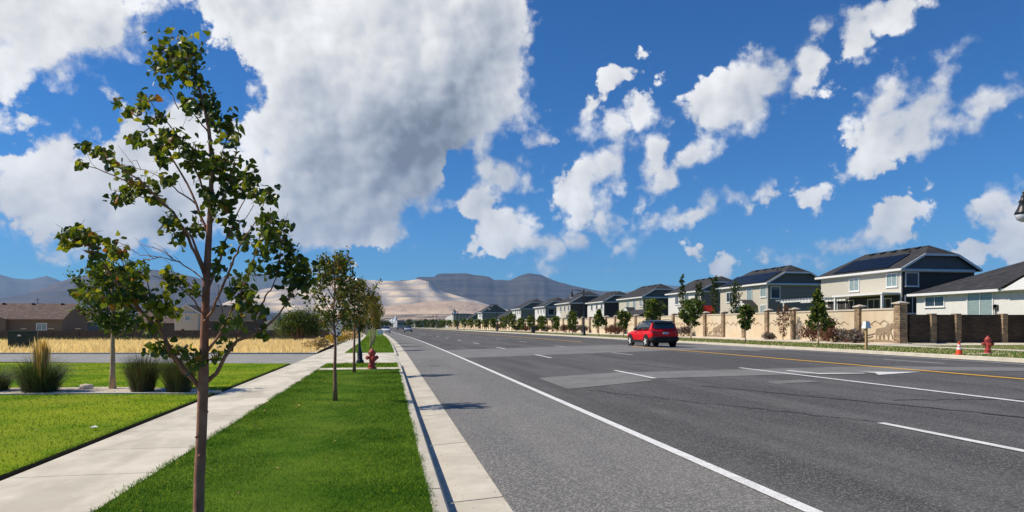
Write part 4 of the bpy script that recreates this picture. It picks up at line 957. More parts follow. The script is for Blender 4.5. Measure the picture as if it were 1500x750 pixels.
for i, (px, top, xl, rad, sh, lab, nl) in enumerate(ST):
    y = YL(px, xl); zc = from_cam(0, 0, 0).z + (xl * sY + y * cY)
    off = cx(y)
    y = YL(px, xl + off) if y > 40 else y; zc = (xl + cx(y)) * sY + y * cY
    h = (HZ - top) / 1000 * zc + CAM_H - .22
    make_tree('street_tree', lab, (xl + cx(y), y, .2), h, .24 if sh == 'cone' or y > 90 else .36, rad * max(1, h / 4.2) * .92, nl, .12 + .0012 * y, green3, [.35, .5, .15], M['bark_tan'], .05, 60 + i, 'young street trees along the far kerb', nb=20, up=.8 if sh == 'cone' else .65, shape=sh)
# columnar trees behind the wall and burgundy shrub columns
for i, (px, top, xl, r_) in enumerate(((999, 402, 39, .55), (1024, 412, 39, .6), (1047, 404, 38.5, .65), (1077, 418, 38, .7))):
    y = YL(px, xl); zc = xl * sY + y * cY; h = (HZ - top) / 1000 * zc + CAM_H - .3
    make_tree('column_tree', ['slender dark columnar tree furthest along the tan wall', 'second slender columnar tree with bare tip behind the wall', 'tall columnar tree beside the red canopy', 'thick dark columnar tree before the cream solar-roofed house'][i], (xl, y, .3), h, .10, r_, 1300, .19, [M['leaf_forest'], M['leaf_dark'], M['leaf_mid']], [.5, .35, .15], M['bark_dark'], .07, 90 + i, 'columnar trees behind the tan wall', nb=30, up=1.9, shape='column')
y = YL(1147, 32.9); make_tree('column_shrub', 'upright burgundy shrub against the tan wall', (32.9, y, .3), 2.6, .05, .75, 1300, .10, [M['leaf_maroon'], M['leaf_dark'], M['leaf_rust']], [.6, .2, .2], M['bark_dark'], .03, 97, nb=22, up=1.4, cat='shrub', shape='column')
SHR = [(1192,33.0,1.5,1.35,'rust','rust red shrub behind the conical street tree'),(1213,33.1,.75,2.0,'maroon','tall burgundy shrub behind the rust red shrub'),(1224,32.8,1.1,1.1,'rust','low rust shrub nearest to the sage bushes'),(1238,33.0,1.0,1.2,'sage','grey purple sage bush beside the mural panel'),(1252,32.8,.9,1.0,'sage','low sage bush under the stone pillar'),
       (1000,33.0,1.1,1.2,'sage','grey bush behind the broad street tree'),(985,33.0,1.0,1.0,'sage','low grey bush behind the red car'),(940,32.8,1.1,1.3,'rust','rust shrub hidden behind the red car'),(903,32.8,1.6,1.6,'rust','rust brown shrub between two street trees'),(893,32.9,1.3,1.3,'maroon','burgundy shrub beside the dense bright tree'),
       (853,32.8,1.2,1.4,'sage','grey sage bush beside the tall street lamp'),(842,32.8,1.4,1.4,'maroon','burgundy shrub near the tall street lamp'),(828,32.8,1.5,1.4,'maroon','low burgundy shrub past the tall street lamp'),(800,32.8,1.4,1.3,'sage','grey bush along the far wall'),(783,32.8,1.5,1.5,'forest','green bush behind the waste bin'),
       (769,32.8,1.5,1.3,'rust','rust bush along the far wall'),(755,32.8,1.5,1.4,'forest','dark bush along the far wall'),(727,32.8,1.8,1.8,'maroon','burgundy bush at the second street lamp'),(1126,33.1,.6,.6,'sage','small grey plant at the foot of the tan wall')]
SM = {'rust': [M['leaf_rust'], M['leaf_maroon'], M['sedge_b']], 'maroon': [M['leaf_maroon'], M['leaf_rust'], M['leaf_dark']], 'sage': [M['leaf_sage'], M['sedge_b'], M['leaf_rust']], 'forest': [M['leaf_forest'], M['leaf_dark'], M['leaf_mid']]}
for i, (px, xl, r_, h, k, lab) in enumerate(SHR):
    y = YL(px, xl); y = YL(px, xl + cx(y)); make_shrub('shrub', lab, (xl + cx(y), y, .28), r_, .9, h, 900, .12 + .0006*y, SM[k], [.55, .3, .15], 120 + i, 'shrubs in the bed along the tan wall')
# trees closing the view down the road
far = [(548,470,250,6,'dark tree at the far bend'),(534,468,230,6,'dark tree above the far sidewalk'),(524,466,260,7,'tall dark tree beyond the far sidewalk'),(556,472,330,7,'roundish tree behind the white towers'),(600,470,420,8,'dark tree at the end of the road'),(612,471,430,8,'second dark tree at the end of the road'),(622,469,410,8,'third dark tree at the end of the road'),(632,470,380,8,'fourth dark tree at the end of the road'),(570,473,480,8,'small tree beside the white towers'),(591,473,470,8,'small tree behind the parked lorry'),(645,471,350,8,'fifth dark tree at the end of the road')]
for i, (px, top, zc, w_, lab) in enumerate(far):
    p = A(px, HZ, zc); h = (HZ - top)/1000*zc + 2.2
    make_tree('distant_tree', lab, (p.x, p.y, -.65), h, .15, w_*.5, 500, .7, [M['leaf_forest'], M['leaf_dark'], M['leaf_mid']], [.5, .3, .2], M['bark_dark'], .15, 160 + i, 'trees at the end of the road', nb=12, up=.5)
# ------------------------------------------------------------------ building materials
M['shingle'] = brick_mat('shingle', (0.040, 0.040, 0.043), (0.065, 0.064, 0.066), (0.022, 0.022, 0.024), .30, .14, .012, axis='XZ', bump=.5)
M['shingle_brown'] = brick_mat('shingle_brown', (0.15, 0.105, 0.085), (0.20, 0.145, 0.115), (0.09, 0.065, 0.05), .4, .2, .02, bump=.5)
M['stucco_grey'] = mat('stucco_grey', (0.50, 0.465, 0.385), (0.56, 0.525, 0.44), 0.95, 5, 6, bump=.2, bscale=40, bdist=.01)
M['stucco_white'] = mat('stucco_white', (0.66, 0.64, 0.60), (0.72, 0.70, 0.66), 0.95, 3, 6, bump=.2, bscale=40, bdist=.01)
M['stucco_cream'] = mat('stucco_cream', (0.52, 0.47, 0.375), (0.58, 0.53, 0.43), 0.95, 3, 6, bump=.2, bscale=40, bdist=.01)
M['siding_dark'] = mat('siding_dark', (0.046, 0.044, 0.042), (0.06, 0.057, 0.054), 0.8, 1.0, 5, bump=.6, bscale=6, bdist=.02, stretch=(.1, .1, 6))
M['siding_mid'] = mat('siding_mid', (0.20, 0.195, 0.17), (0.245, 0.235, 0.205), 0.8, 1.0, 5, bump=.6, bscale=6, bdist=.02, stretch=(.1, .1, 6))
M['siding_gable'] = mat('siding_gable', (0.12, 0.12, 0.113), (0.145, 0.143, 0.135), 0.8, 1.0, 5)
M['stucco_brown'] = mat('stucco_brown', (0.145, 0.115, 0.085), (0.18, 0.14, 0.105), 0.95, 3, 6)
M['trim'] = mat('trim', (0.74, 0.73, 0.71), (0.80, 0.79, 0.77), 0.55, 3, 4)
M['glass'] = mat('glass', (0.025, 0.035, 0.045), None, 0.04, spec=0.9)
M['glass_blind'] = mat('glass_blind', (0.22, 0.30, 0.30), (0.30, 0.37, 0.36), 0.12, 1.2, 3, spec=0.7, stretch=(1, 1, 8))
M['glass_blue'] = mat('glass_blue', (0.05, 0.075, 0.10), (0.09, 0.12, 0.15), 0.06, 1.0, 3, spec=0.8)
M['solar'] = brick_mat('solar', (0.003, 0.004, 0.008), (0.004, 0.005, 0.010), (0.008, 0.009, 0.014), .16, .16, .006, rough=.35, bump=0, offset=0)
M['black_metal'] = mat('black_metal', (0.012, 0.012, 0.013), (0.02, 0.02, 0.02), 0.42, 30, 3, spec=.5)
M['vent'] = mat('vent', (0.02, 0.02, 0.022), None, .7)
M['precast'] = mat('precast', (0.60, 0.50, 0.35), (0.68, 0.58, 0.42), 0.95, 1.6, 7, bump=.3, bscale=25, bdist=.01, col3=(0.66, 0.45, 0.25), scale3=.35, mix3=.5)
M['precast_relief'] = mat('precast_relief', (0.27, 0.20, 0.13), (0.33, 0.25, 0.165), 0.95, 4, 6, bump=.4)
M['pillar_stone'] = brick_mat('pillar_stone', (0.52, 0.37, 0.22), (0.27, 0.185, 0.12), (0.12, 0.09, 0.065), .24, .12, .014, axis='XZ', bump=1.0, vary=.1)
M['dark_stone'] = brick_mat('dark_stone', (0.07, 0.05, 0.037), (0.11, 0.08, 0.056), (0.03, 0.023, 0.017), .36, .11, .012, axis='XZ', bump=1.0, vary=.12)
M['cap_stone'] = mat('cap_stone', (0.52, 0.44, 0.34), (0.60, 0.52, 0.41), 0.9, 4, 5)
M['fence_brown'] = mat('fence_brown', (0.085, 0.062, 0.046), (0.12, 0.09, 0.065), 0.9, 2, 5)
M['hydrant_red'] = mat('hydrant_red', (0.50, 0.05, 0.04), (0.42, 0.085, 0.07), 0.55, 9, 5, bump=.15, bscale=50, bdist=.005, col3=(0.30, 0.10, 0.085), scale3=4, mix3=.5)
M['cone_orange'] = mat('cone_orange', (0.78, 0.085, 0.022), (0.70, 0.07, 0.02), 0.6, 6, 4)
M['white_plastic'] = mat('white_plastic', (0.78, 0.78, 0.76), None, .5)
M['rubber'] = mat('rubber', (0.014, 0.014, 0.014), (0.022, 0.022, 0.022), .85, 20, 4)
M['car_red'] = mat('car_red', (0.70, 0.004, 0.008), None, 0.4, metal=0.0, coat=.25, spec=.2)
M['car_black'] = mat('car_black', (0.010, 0.010, 0.011), None, 0.25, coat=.8, spec=.5)
M['cladding'] = mat('cladding', (0.016, 0.016, 0.017), None, .7)
M['alloy'] = mat('alloy', (0.80, 0.81, 0.82), None, .35, metal=.1)
M['tail_light'] = mat('tail_light', (0.30, 0.010, 0.012), None, .15, spec=.6)
M['plate'] = mat('plate', (0.55, 0.60, 0.66), (0.42, 0.47, 0.54), .5, 30, 3)
M['car_white'] = mat('car_white', (0.75, 0.76, 0.78), None, .3, coat=.8)
M['car_silver'] = mat('car_silver', (0.45, 0.47, 0.50), None, .3, metal=.4, coat=.6)
M['utility_green'] = mat('utility_green', (0.022, 0.040, 0.028), (0.03, 0.05, 0.036), .6, 3, 4)
M['wood_stake'] = mat('wood_stake', (0.45, 0.29, 0.13), (0.52, 0.35, 0.17), .85, 12, 4, stretch=(1, 1, .1))
M['canopy_red'] = mat('canopy_red', (0.62, 0.030, 0.022), None, .8)
M['deck_red'] = mat('deck_red', (0.22, 0.045, 0.032), (0.27, 0.06, 0.04), .8, 3)
M['bin_grey'] = mat('bin_grey', (0.05, 0.055, 0.055), None, .6)
M['globe'] = mat('globe', (0.62, 0.64, 0.66), None, .15, spec=.6)

# ------------------------------------------------------------------ houses
def window(t, face, c, w, h, pos, glass='glass_blue', mull=1, frame=.09):
    """face 'W' looks to -x, 'S' looks to -y; c=(along, height); pos = wall plane"""
    def bx(mb, a0, a1, z0, z1, d0, d1):
        if face == 'W': mb.box((pos - d1, a0, z0), (pos - d0, a1, z1))
        else: mb.box((a0, pos - d1, z0), (a1, pos - d0, z1))
    u, z = c
    g = MB(); bx(g, u-w/2, u+w/2, z-h/2, z+h/2, .0, .015); win = g.build('window', M[glass], t)
    f = MB()
    bx(f, u-w/2-frame, u-w/2, z-h/2-frame, z+h/2+frame, .0, .07); bx(f, u+w/2, u+w/2+frame, z-h/2-frame, z+h/2+frame, .0, .07)
    bx(f, u-w/2, u+w/2, z+h/2, z+h/2+frame, .0, .068); bx(f, u-w/2, u+w/2, z-h/2-frame, z-h/2, .0, .068)
    f.build('frame', M['trim'], win)
    if mull:
        for k in range(mull):
            b = MB(); uu = u - w/2 + w*(k+1)/(mull+1); bx(b, uu-.025, uu+.025, z-h/2, z+h/2, .0, .05); b.build('mullion', M['trim'], win)
    s = MB(); bx(s, u-w/2-frame-.05, u+w/2+frame+.05, z-h/2-frame-.05, z-h/2-frame, .0, .11); s.build('sill', M['trim'], win)
def house(name, label, x0, y0, w, l, zb, ze, zr, west, south, clip=None, windows=(), solar=None, vents=4, group=None, ov=.42, hip_n=2.4, roof='shingle', gable=None, ridge='Y', hip_s=None):
    """ridge along Y. clip: height where the south gable is cut by a small hip. hip_s: full hip on the south instead"""
    o0 = (x0, y0, zb); t = thing(name, label, 'house', o0, group=group); x1, y1 = x0+w, y0+l; xm = (x0+x1)/2
    hw = w/2 + ov; sl = (zr - ze) / hw
    # walls
    mb = MB(o0)
    mb.face([(x0, y1, zb), (x0, y0, zb), (x0, y0, ze), (x0, y1, ze)], 0)
    mb.face([(x1, y0, zb), (x1, y1, zb), (x1, y1, ze), (x1, y0, ze)], 0)
    mb.face([(x1, y1, zb), (x0, y1, zb), (x0, y1, ze), (x1, y1, ze)], 1)
    mb.face([(x0, y0, zb), (x1, y0, zb), (x1, y0, ze), (x0, y0, ze)], 1)
    mb.build('wall', [M[west], M[south]], t, fix=False)
    zt = ze + .16
    zc = clip if clip else zr
    if hip_s is None:
        dx = (zr - zc) / sl
        g = MB(o0); yy = y0 - .03
        zg = zc - sl*0.02
        xl = x0 - .0; gz = ze + sl*ov*0.9
        g.prism([(x0, ze), (x1, ze), (x1, gz), (xm + dx, zc - .03), (xm - dx, zc - .03), (x0, gz)] if clip else [(x0, ze), (x1, ze), (x1, gz), (xm, zr - .03), (x0, gz)], lambda u, v, d: (u, y0 - d, v), 0.0, .04)
        g.build('gable', M[gable or 'siding_gable'], t)
        b = MB(o0); b.box((x0 - .02, y0 - .10, ze - .12), (x1 + .02, y0 - .041, ze + .14)); b.build('band_board', M['trim'], t)
    # roof planes
    W0 = (x0-ov, y0-ov, ze); W1 = (x0-ov, y1+ov, ze); E0 = (x1+ov, y0-ov, ze); E1 = (x1+ov, y1+ov, ze)
    Rn = (xm, y1+ov-hip_n, zr)
    r = MB(o0); th = Vector((0, 0, .15))
    polys = []
    if hip_s is not None:
        Rs = (xm, y0-ov+hip_s, zr); polys += [[W0, Rs, Rn, W1], [E0, E1, Rn, Rs], [W0, E0, Rs]]
    elif clip:
        dx = (zr - zc)/sl; Cw = (xm-dx, y0-ov, zc); Ce = (xm+dx, y0-ov, zc); Rs = (xm, y0-ov+dx*.9, zr)
        polys += [[W0, Cw, Rs, Rn, W1], [E0, E1, Rn, Rs, Ce], [Cw, Ce, Rs]]
    else:
        Rs = (xm, y0-ov, zr); polys += [[W0, Rs, Rn, W1], [E0, E1, Rn, Rs]]
    polys.append([W1, Rn, E1])
    for pl in polys:
        r.face([Vector(q) + th for q in pl]); r.face([Vector(q) for q in reversed(pl)])
    edge = [W1, W0] + ([Cw, Ce] if (clip and hip_s is None) else ([Rs] if hip_s is None else [])) + [E0, E1]
    ro = r.build('roof', M[roof], t, fix=False)
    for a, b in zip(edge, edge[1:] + edge[:1]):
        f = MB(o0); va = Vector(a); vb = Vector(b); f.bar(va + Vector((0, 0, .06)), vb + Vector((0, 0, .06)), .07, .19); f.build('fascia', M['trim'], ro)
    s = MB(o0); s.box((x0-ov+.04, y0-ov+.04, ze-.06), (x1+ov-.04, y1+ov-.04, ze-.03)); s.build('soffit', M['trim'], t)
    # downpipe at the corner
    d = MB(o0); d.box((x0-.07, y0+.05, zb), (x0-.005, y0+.15, ze-.06)); d.build('downpipe', M['trim'], t)
    def slope(y, k, dz): # point on west slope, k: 0 eave..1 ridge
        return Vector((x0-ov + (xm-(x0-ov))*k, y, ze + (zr-ze)*k + .15 + dz))
    for k in range(vents):
        y = y0 + 1.2 + (l - hip_n - 1.6) * (k + .5) / vents; v = MB(o0); p = slope(y, .90, .05); v.bar(p + Vector((-.18, 0, -.06)), p + Vector((.18, 0, .08)), .45, .14); v.build('roof_vent', M['vent'], ro)
    if vents:
        p = slope(y0 + l*.18, .72, -.1); v = MB(o0); v.tube([p, p + Vector((0, 0, .5))], [.06, .06], 8); v.build('vent_pipe', M['vent'], ro)
    if solar:
        ya, yb, k0, k1, nr, nc = solar
        for i in range(nr):
            for j in range(nc):
                a = slope(ya + (yb-ya)*j/nc + .02, k0 + (k1-k0)*i/nr + .006, .10); b = slope(ya + (yb-ya)*(j+1)/nc - .02, k0 + (k1-k0)*i/nr + .006, .10)
                c = slope(ya + (yb-ya)*(j+1)/nc - .02, k0 + (k1-k0)*(i+1)/nr - .006, .10); e = slope(ya + (yb-ya)*j/nc + .02, k0 + (k1-k0)*(i+1)/nr - .006, .10)
                sm = MB(o0); dn = Vector((0, 0, -.05)); sm.raw([a, b, c, e, a+dn, b+dn, c+dn, e+dn], [(3,2,1,0),(4,5,6,7),(0,1,5,4),(1,2,6,5),(2,3,7,6),(3,0,4,7)]); sm.build('solar_panel', M['solar'], ro)
    for (fc, u, z, ww, hh, gl, mu) in windows:
        window(t, fc, (((y0 + u) if fc == 'W' else (x0 + u)), zb + z), ww, hh, x0 if fc == 'W' else y0, gl, mu)
    for o in t.children_recursive:   # geometry was written around o0 already (windows use world positions)
        if o.name.split('.')[0] in ('window', 'frame', 'mullion', 'sill'):
            o.data.transform(Matrix.Translation(-Vector(o0)))
    return t
GB = .3
# house with the big solar roof by the mural panel
hA = house('house', 'two-storey greige house with dark side wall and large solar array', 45.2, 53.8, 7.5, 11.6, GB, 6.45, 8.75, 'stucco_grey', 'siding_dark', clip=7.8, solar=(55.4, 63.2, .07, .64, 3, 7), vents=5,
      windows=[('W', 1.2, 5.35, 1.25, 1.1, 'glass_blind', 1), ('W', 6.3, 5.2, 1.3, 1.1, 'glass_blind', 1), ('S', 1.0, 5.35, 1.2, 1.1, 'glass_blue', 0), ('S', 1.05, 3.1, 1.4, 1.5, 'glass', 1),
               ('W', 2.8, 3.0, 3.0, 1.3, 'glass', 3), ('W', 7.6, 3.0, 2.4, 1.3, 'glass', 1)])
hb = Vector(hA.location)
def addp(t, name, m, fn, parent=None):
    mb = MB(t.location); fn(mb); return mb.build(name, M[m], parent or t)
def porch(mb): mb.box((43.3, 53.9, 4.30), (45.19, 60.9, 4.46))
addp(hA, 'porch_roof', 'trim', porch)
def dark_wall(mb): mb.box((45.17, 53.95, .5), (45.199, 64.2, 4.25))  # flat sheet proud of the wall, its dark colour painting the porch recess's shade
addp(hA, 'recess_shade', 'siding_dark', dark_wall)
for yy in (54.1, 60.6): addp(hA, 'porch_post', 'trim', lambda mb: mb.box((43.35, yy - .09, .3), (43.53, yy + .09, 4.30)))
per = thing('pergola', 'white slatted pergola reaching out from the greige house', 'pergola', (43.0, 61, .3))
for yy in (61.6, 68.0):
    addp(per, 'post', 'trim', lambda mb: mb.box((42.45, yy - .08, .3), (42.61, yy + .08, 4.0)))
addp(per, 'beam', 'trim', lambda mb: mb.box((42.46, 60.9, 4.0), (42.60, 68.6, 4.16)))
addp(per, 'beam', 'trim', lambda mb: mb.box((44.9, 61.0, 4.0), (45.04, 68.6, 4.16)))
for k in range(15): addp(per, 'rafter', 'trim', lambda mb: mb.box((41.9, 61.05 + k*.53, 4.162), (45.1, 61.12 + k*.53, 4.30)))
# cream house with solar roof
hB = house('house', 'cream two-storey house with solar roof and mid grey gable wall', 45.0, 75.3, 7.4, 12.0, GB, 6.5, 8.8, 'stucco_cream', 'siding_mid', clip=7.85, solar=(75.8, 86.6, .05, .62, 3, 10), vents=4,
      windows=[('W', 1.0, 5.3, 1.2, 1.1, 'glass_blind', 1), ('W', 4.2, 5.1, 1.2, 1.5, 'glass_blind', 0), ('W', 9.4, 5.0, 1.4, 1.2, 'glass', 1), ('W', 7.2, 3.0, 2.4, 1.2, 'glass_blind', 1), ('W', 1.1, 3.1, 1.0, 1.1, 'glass_blind', 1), ('S', .95, 5.2, 1.1, 1.3, 'glass_blue', 0)])
hp = MB(hB.location); hp.face([(43.4, 77.6, 3.95), (45.0, 77.6, 3.95), (45.0, 79.0, 4.75), (43.4, 79.0, 4.75)]); hp.face([(43.4, 80.4, 3.95), (43.4, 79.0, 4.75), (45, 79.0, 4.75), (45, 80.4, 3.95)]); hp.build('porch_roof', M['shingle'], hB)
addp(hB, 'porch_gable', 'trim', lambda mb: mb.prism([(77.6, 3.85), (80.4, 3.85), (79.0, 4.68)], lambda u, v, d: (43.45 + d, u, v), 0, .1))
addp(hB, 'porch_post', 'trim', lambda mb: mb.box((43.45, 77.7, .3), (43.6, 77.85, 3.85)))
WL = [('W', 1.6, 5.2, 1.1, 1.2, 'glass_blue', 1), ('W', 5.0, 5.2, 1.1, 1.2, 'glass_blue', 1), ('W', 8.6, 5.2, 1.1, 1.2, 'glass_blue', 1), ('W', 2.6, 3.0, 1.8, 1.3, 'glass', 1)]
house('house', 'white-fronted two-storey house behind the red canopy', 45.0, 93.0, 7.4, 12.0, GB, 6.5, 8.7, 'stucco_white', 'siding_mid', clip=7.8, windows=WL, vents=4)
hD = house('house', 'two-storey house with very dark gable wall seen over the red car', 44.6, 115.0, 7.6, 13.0, GB, 6.5, 8.9, 'stucco_grey', 'siding_dark', clip=7.9, windows=[('W', 1.2, 5.3, 1.1, 1.2, 'glass_blind', 1), ('W', 4.5, 5.1, 1.1, 1.8, 'glass_blind', 0), ('W', 8.0, 5.1, 1.1, 1.8, 'glass_blind', 0), ('S', .9, 5.2, 1.1, 1.3, 'glass_blue', 0)], vents=3)
for lx in (42.9,):
    addp(hD, 'porch_gable', 'trim', lambda mb: mb.prism([(117.5, 3.5), (122.0, 3.5), (119.75, 4.8)], lambda u, v, d: (lx + d, u, v), 0, .12))
    hp = MB(hD.location); hp.face([(lx, 117.4, 3.6), (44.6, 117.4, 3.6), (44.6, 119.75, 4.9), (lx, 119.75, 4.9)]); hp.face([(lx, 122.1, 3.6), (lx, 119.75, 4.9), (44.6, 119.75, 4.9), (44.6, 122.1, 3.6)]); hp.build('porch_roof', M['shingle'], hD)
    for yy in (117.8, 121.7): addp(hD, 'porch_post', 'trim', lambda mb: mb.box((lx, yy - .12, .3), (lx + .2, yy + .12, 3.5)))
house('house', 'white two-storey house next beyond the very dark gable', 44.0, 135.5, 7.4, 12.0, GB, 6.4, 8.6, 'stucco_white', 'siding_dark', clip=7.7, windows=WL, vents=3)
hF = house('house', 'grey two-storey house with one small gable window behind the tall street lamp', 40.6, 149.5, 9.5, 13.0, GB, 6.6, 9.3, 'stucco_grey', 'siding_dark', clip=8.2, windows=WL + [('S', 4.6, 4.6, 1.2, 1.2, 'glass_blind', 1)], vents=3)
addp(hF, 'porch_gable', 'trim', lambda mb: mb.prism([(152.0, 3.6), (157.0, 3.6), (154.5, 5.2)], lambda u, v, d: (39.0 + d, u, v), 0, .15))
hG = house('house', 'white-fronted house with pale solar panels beyond the small gable window', 40.4, 173.5, 7.6, 13.0, GB, 6.4, 8.8, 'stucco_white', 'siding_mid', clip=7.8, windows=WL + [('S', 1.5, 4.8, 1.5, 1.5, 'glass', 0)], solar=(176, 183, .2, .7, 2, 4), vents=0)
house('house', 'narrow white-fronted house before the second street lamp', 38.4, 196.5, 10.0, 14.0, GB, 6.4, 9.3, 'stucco_white', 'siding_mid', clip=8.2, windows=WL[:3], vents=0)
house('house', 'low dark-roofed house beyond the second street lamp', 36.8, 226, 12, 15, GB, 3.4, 7.2, 'stucco_white', 'siding_dark', windows=WL[:1] and [('W', 3, 1.8, 2, 1.3, 'glass', 1)], vents=0)
house('house', 'dark gabled house left of the second street lamp', 36.0, 262, 10, 14, GB, 6.6, 9.8, 'stucco_white', 'siding_mid', windows=WL[:3], vents=0)
house('house', 'last small house along the wall', 34.0, 292, 11, 14, GB, 4.0, 7.6, 'stucco_grey', 'siding_mid', windows=[('W', 3, 1.8, 2, 1.3, 'glass', 1)], vents=0)
# white bungalow behind the dark stone wall
hZ = house('house', 'white single-storey house with broad hipped roof behind the dark stone wall', 44.6, 26.0, 15.0, 25.4, .5, 4.05, 7.35, 'stucco_white', 'stucco_white', hip_s=7.0, hip_n=7.4, vents=0, ov=.5,
      windows=[('W', 23.4, 3.0, 1.9, .75, 'glass', 1), ('W', 19.0, 2.75, 2.2, 1.9, 'glass_blind', 1), ('W', 13.2, 2.75, 3.4, 1.9, 'glass_blind', 2)])
addp(hZ, 'gable', 'trim', lambda mb: mb.prism([(37.0, 4.05), (42.6, 4.05), (39.8, 5.35)], lambda u, v, d: (43.95 + d, u, v), 0, .12))
hp = MB(hZ.location); hp.face([(43.9, 36.7, 4.12), (47.0, 36.7, 4.12), (47.4, 39.8, 5.5), (43.9, 39.8, 5.5)]); hp.face([(43.9, 42.9, 4.12), (43.9, 39.8, 5.5), (47.4, 39.8, 5.5), (47, 42.9, 4.12)]); hp.build('gable_roof', M['shingle'], hZ)
mt = MB(hZ.location); mt.box((44.45, 43.4, 2.7), (44.598, 43.75, 3.05)); mt.lathe([(.14, 0), (.14, .12), (.10, .14)], (44.45, 43.58, 2.95), 10, axis='X'); mt.tube([(44.5, 43.58, 2.7), (44.5, 43.58, 2.3)], [.04, .04], 6); mt.build('electric_meter', M['bin_grey'], hZ)
# brown houses across the field
def gable_house_x(name, label, x0, x1, y0, y1, zb, ze, zr, wallm, roofm, wins, ov=.5):
    """ridge along X, gable ends east and west"""
    o0 = (x1, y0, zb); t = thing(name, label, 'house', o0); ym = (y0 + y1)/2
    mb = MB(o0); mb.box((x0, y0, zb), (x1, y1, ze)); mb.build('wall', M[wallm], t)
    g = MB(o0); g.prism([(y0, ze), (y1, ze), (ym, zr - .1)], lambda u, v, d: (x1 - .2 + d, u, v), 0, .18); g.build('gable', M[wallm], t)
    r = MB(o0)
    for sgn, ya in ((1, y0 - ov), (-1, y1 + ov)):
        za = ze - ov*(zr-ze)/((y1-y0)/2)
        a = [(x0-ov, ya, za), (x1+ov, ya, za), (x1+ov, ym, zr), (x0-ov, ym, zr)]; u = Vector((0, 0, .14))
        r.face([Vector(q)+u for q in (a if sgn > 0 else a[::-1])]); r.face([Vector(q) for q in (a[::-1] if sgn > 0 else a)])
    ro = r.build('roof', M[roofm], t, fix=False)
    za = ze - ov*(zr-ze)/((y1-y0)/2)
    for a, b in (((x0-ov, y0-ov, za), (x1+ov, y0-ov, za)), ((x1+ov, y0-ov, za), (x1+ov, ym, zr)), ((x1+ov, ym, zr), (x1+ov, y1+ov, za))):
        f = MB(o0); f.bar(Vector(a) + Vector((0, 0, .04)), Vector(b) + Vector((0, 0, .04)), .08, .22); f.build('fascia', M['stucco_brown'] if wallm == 'stucco_brown' else M['siding_mid'], ro)
    for k in range(6):
        v = MB(o0); xx = x0 + (x1-x0)*(k+.6)/6; v.box((xx-.2, ym-.6, zr-.15), (xx+.2, ym-.2, zr+.18)); v.build('roof_vent', M['vent'], ro)
    for (u, z, w, h, gl) in wins: window(t, 'S', (u, z), w, h, y0, gl, 1)
    for o in t.children_recursive:
        if o.name.split('.')[0] in ('window', 'frame', 'mullion', 'sill'): o.data.transform(Matrix.Translation(-Vector(o0)))
    return t
c = A(90, 467, 126); hx, hy = c.x, c.y
hL = gable_house_x('house', 'long brown single-storey house with vented brown roof across the field', hx - 30, hx, hy, hy + 11, -1.0, 2.8, 5.6, 'stucco_brown', 'shingle_brown', [(hx - 3.3, 1.3, 1.6, 1.2, 'glass_blind'), (hx - 12.6, 1.4, 1.4, 1.2, 'glass_blue'), (hx - 20, 1.3, 2.4, 1.6, 'glass_blue')])
mb = MB(hL.location); za, zb_ = 2.75, 4.1
mb.face([(hx-15.5, hy-1.3, za), (hx-12, hy-1.3, zb_), (hx-12, hy+3.2, zb_), (hx-15.5, hy-.0, za)]); mb.face([(hx-8.5, hy-1.3, za), (hx-8.5, hy, za), (hx-12, hy+3.2, zb_), (hx-12, hy-1.3, zb_)]); mb.build('porch_roof', M['shingle_brown'], hL)
addp(hL, 'porch_wall', 'stucco_brown', lambda mb: mb.prism([(hx-15.2, -1), (hx-8.8, -1), (hx-8.8, 2.8), (hx-12, 4.0), (hx-15.2, 2.8)], lambda u, v, d: (u, hy - .9 + d, v), 0, .8))
for a, b in (((hx-15.6, hy-1.3, za), (hx-12, hy-1.3, zb_+.05)), ((hx-12, hy-1.3, zb_+.05), (hx-8.4, hy-1.3, za))): addp(hL, 'fascia', 'stucco_cream', lambda mb: mb.bar(a, b, .08, .18))
mb = MB(hL.location); mb.tube([(hx-6.5, hy+5.5, 5.5), (hx-6.5, hy+5.5, 6.7)], [.05, .04], 6); mb.tube([(hx-6.9, hy+5.5, 6.5), (hx-6.1, hy+5.5, 6.5)], [.03, .03], 5); mb.build('roof_mast', M['bin_grey'], hL)
c = A(290, 470, 140); house('house', 'cream gabled house half hidden behind the foreground tree', c.x - 4.4, c.y, 4.4, 8, -1.0, 4.0, 5.7, 'stucco_cream', 'stucco_cream', windows=[('S', 2.4, 4.0, .9, .9, 'glass_blind', 0)], vents=0, gable='stucco_cream', hip_n=.5)
c = A(262, 470, 150); gable_house_x('house', 'low brown-roofed house beside the cream gabled house', c.x - 9, c.x, c.y, c.y + 9, -1.0, 2.2, 4.6, 'stucco_brown', 'shingle_brown', [])
c = A(132, 470, 152); gable_house_x('house', 'grey-roofed house behind the small lawn tree', c.x - 10, c.x, c.y, c.y + 9, -1.0, 2.4, 5.0, 'siding_mid', 'shingle_brown', [])
c = A(372, 470, 128); gable_house_x('house', 'dark grey house between the foreground tree and the big bush', c.x - 8.5, c.x, c.y, c.y + 11, -1.0, 2.6, 5.3, 'siding_dark', 'shingle', [(c.x - 4, 1.4, 1.5, 1.2, 'glass_blind')])
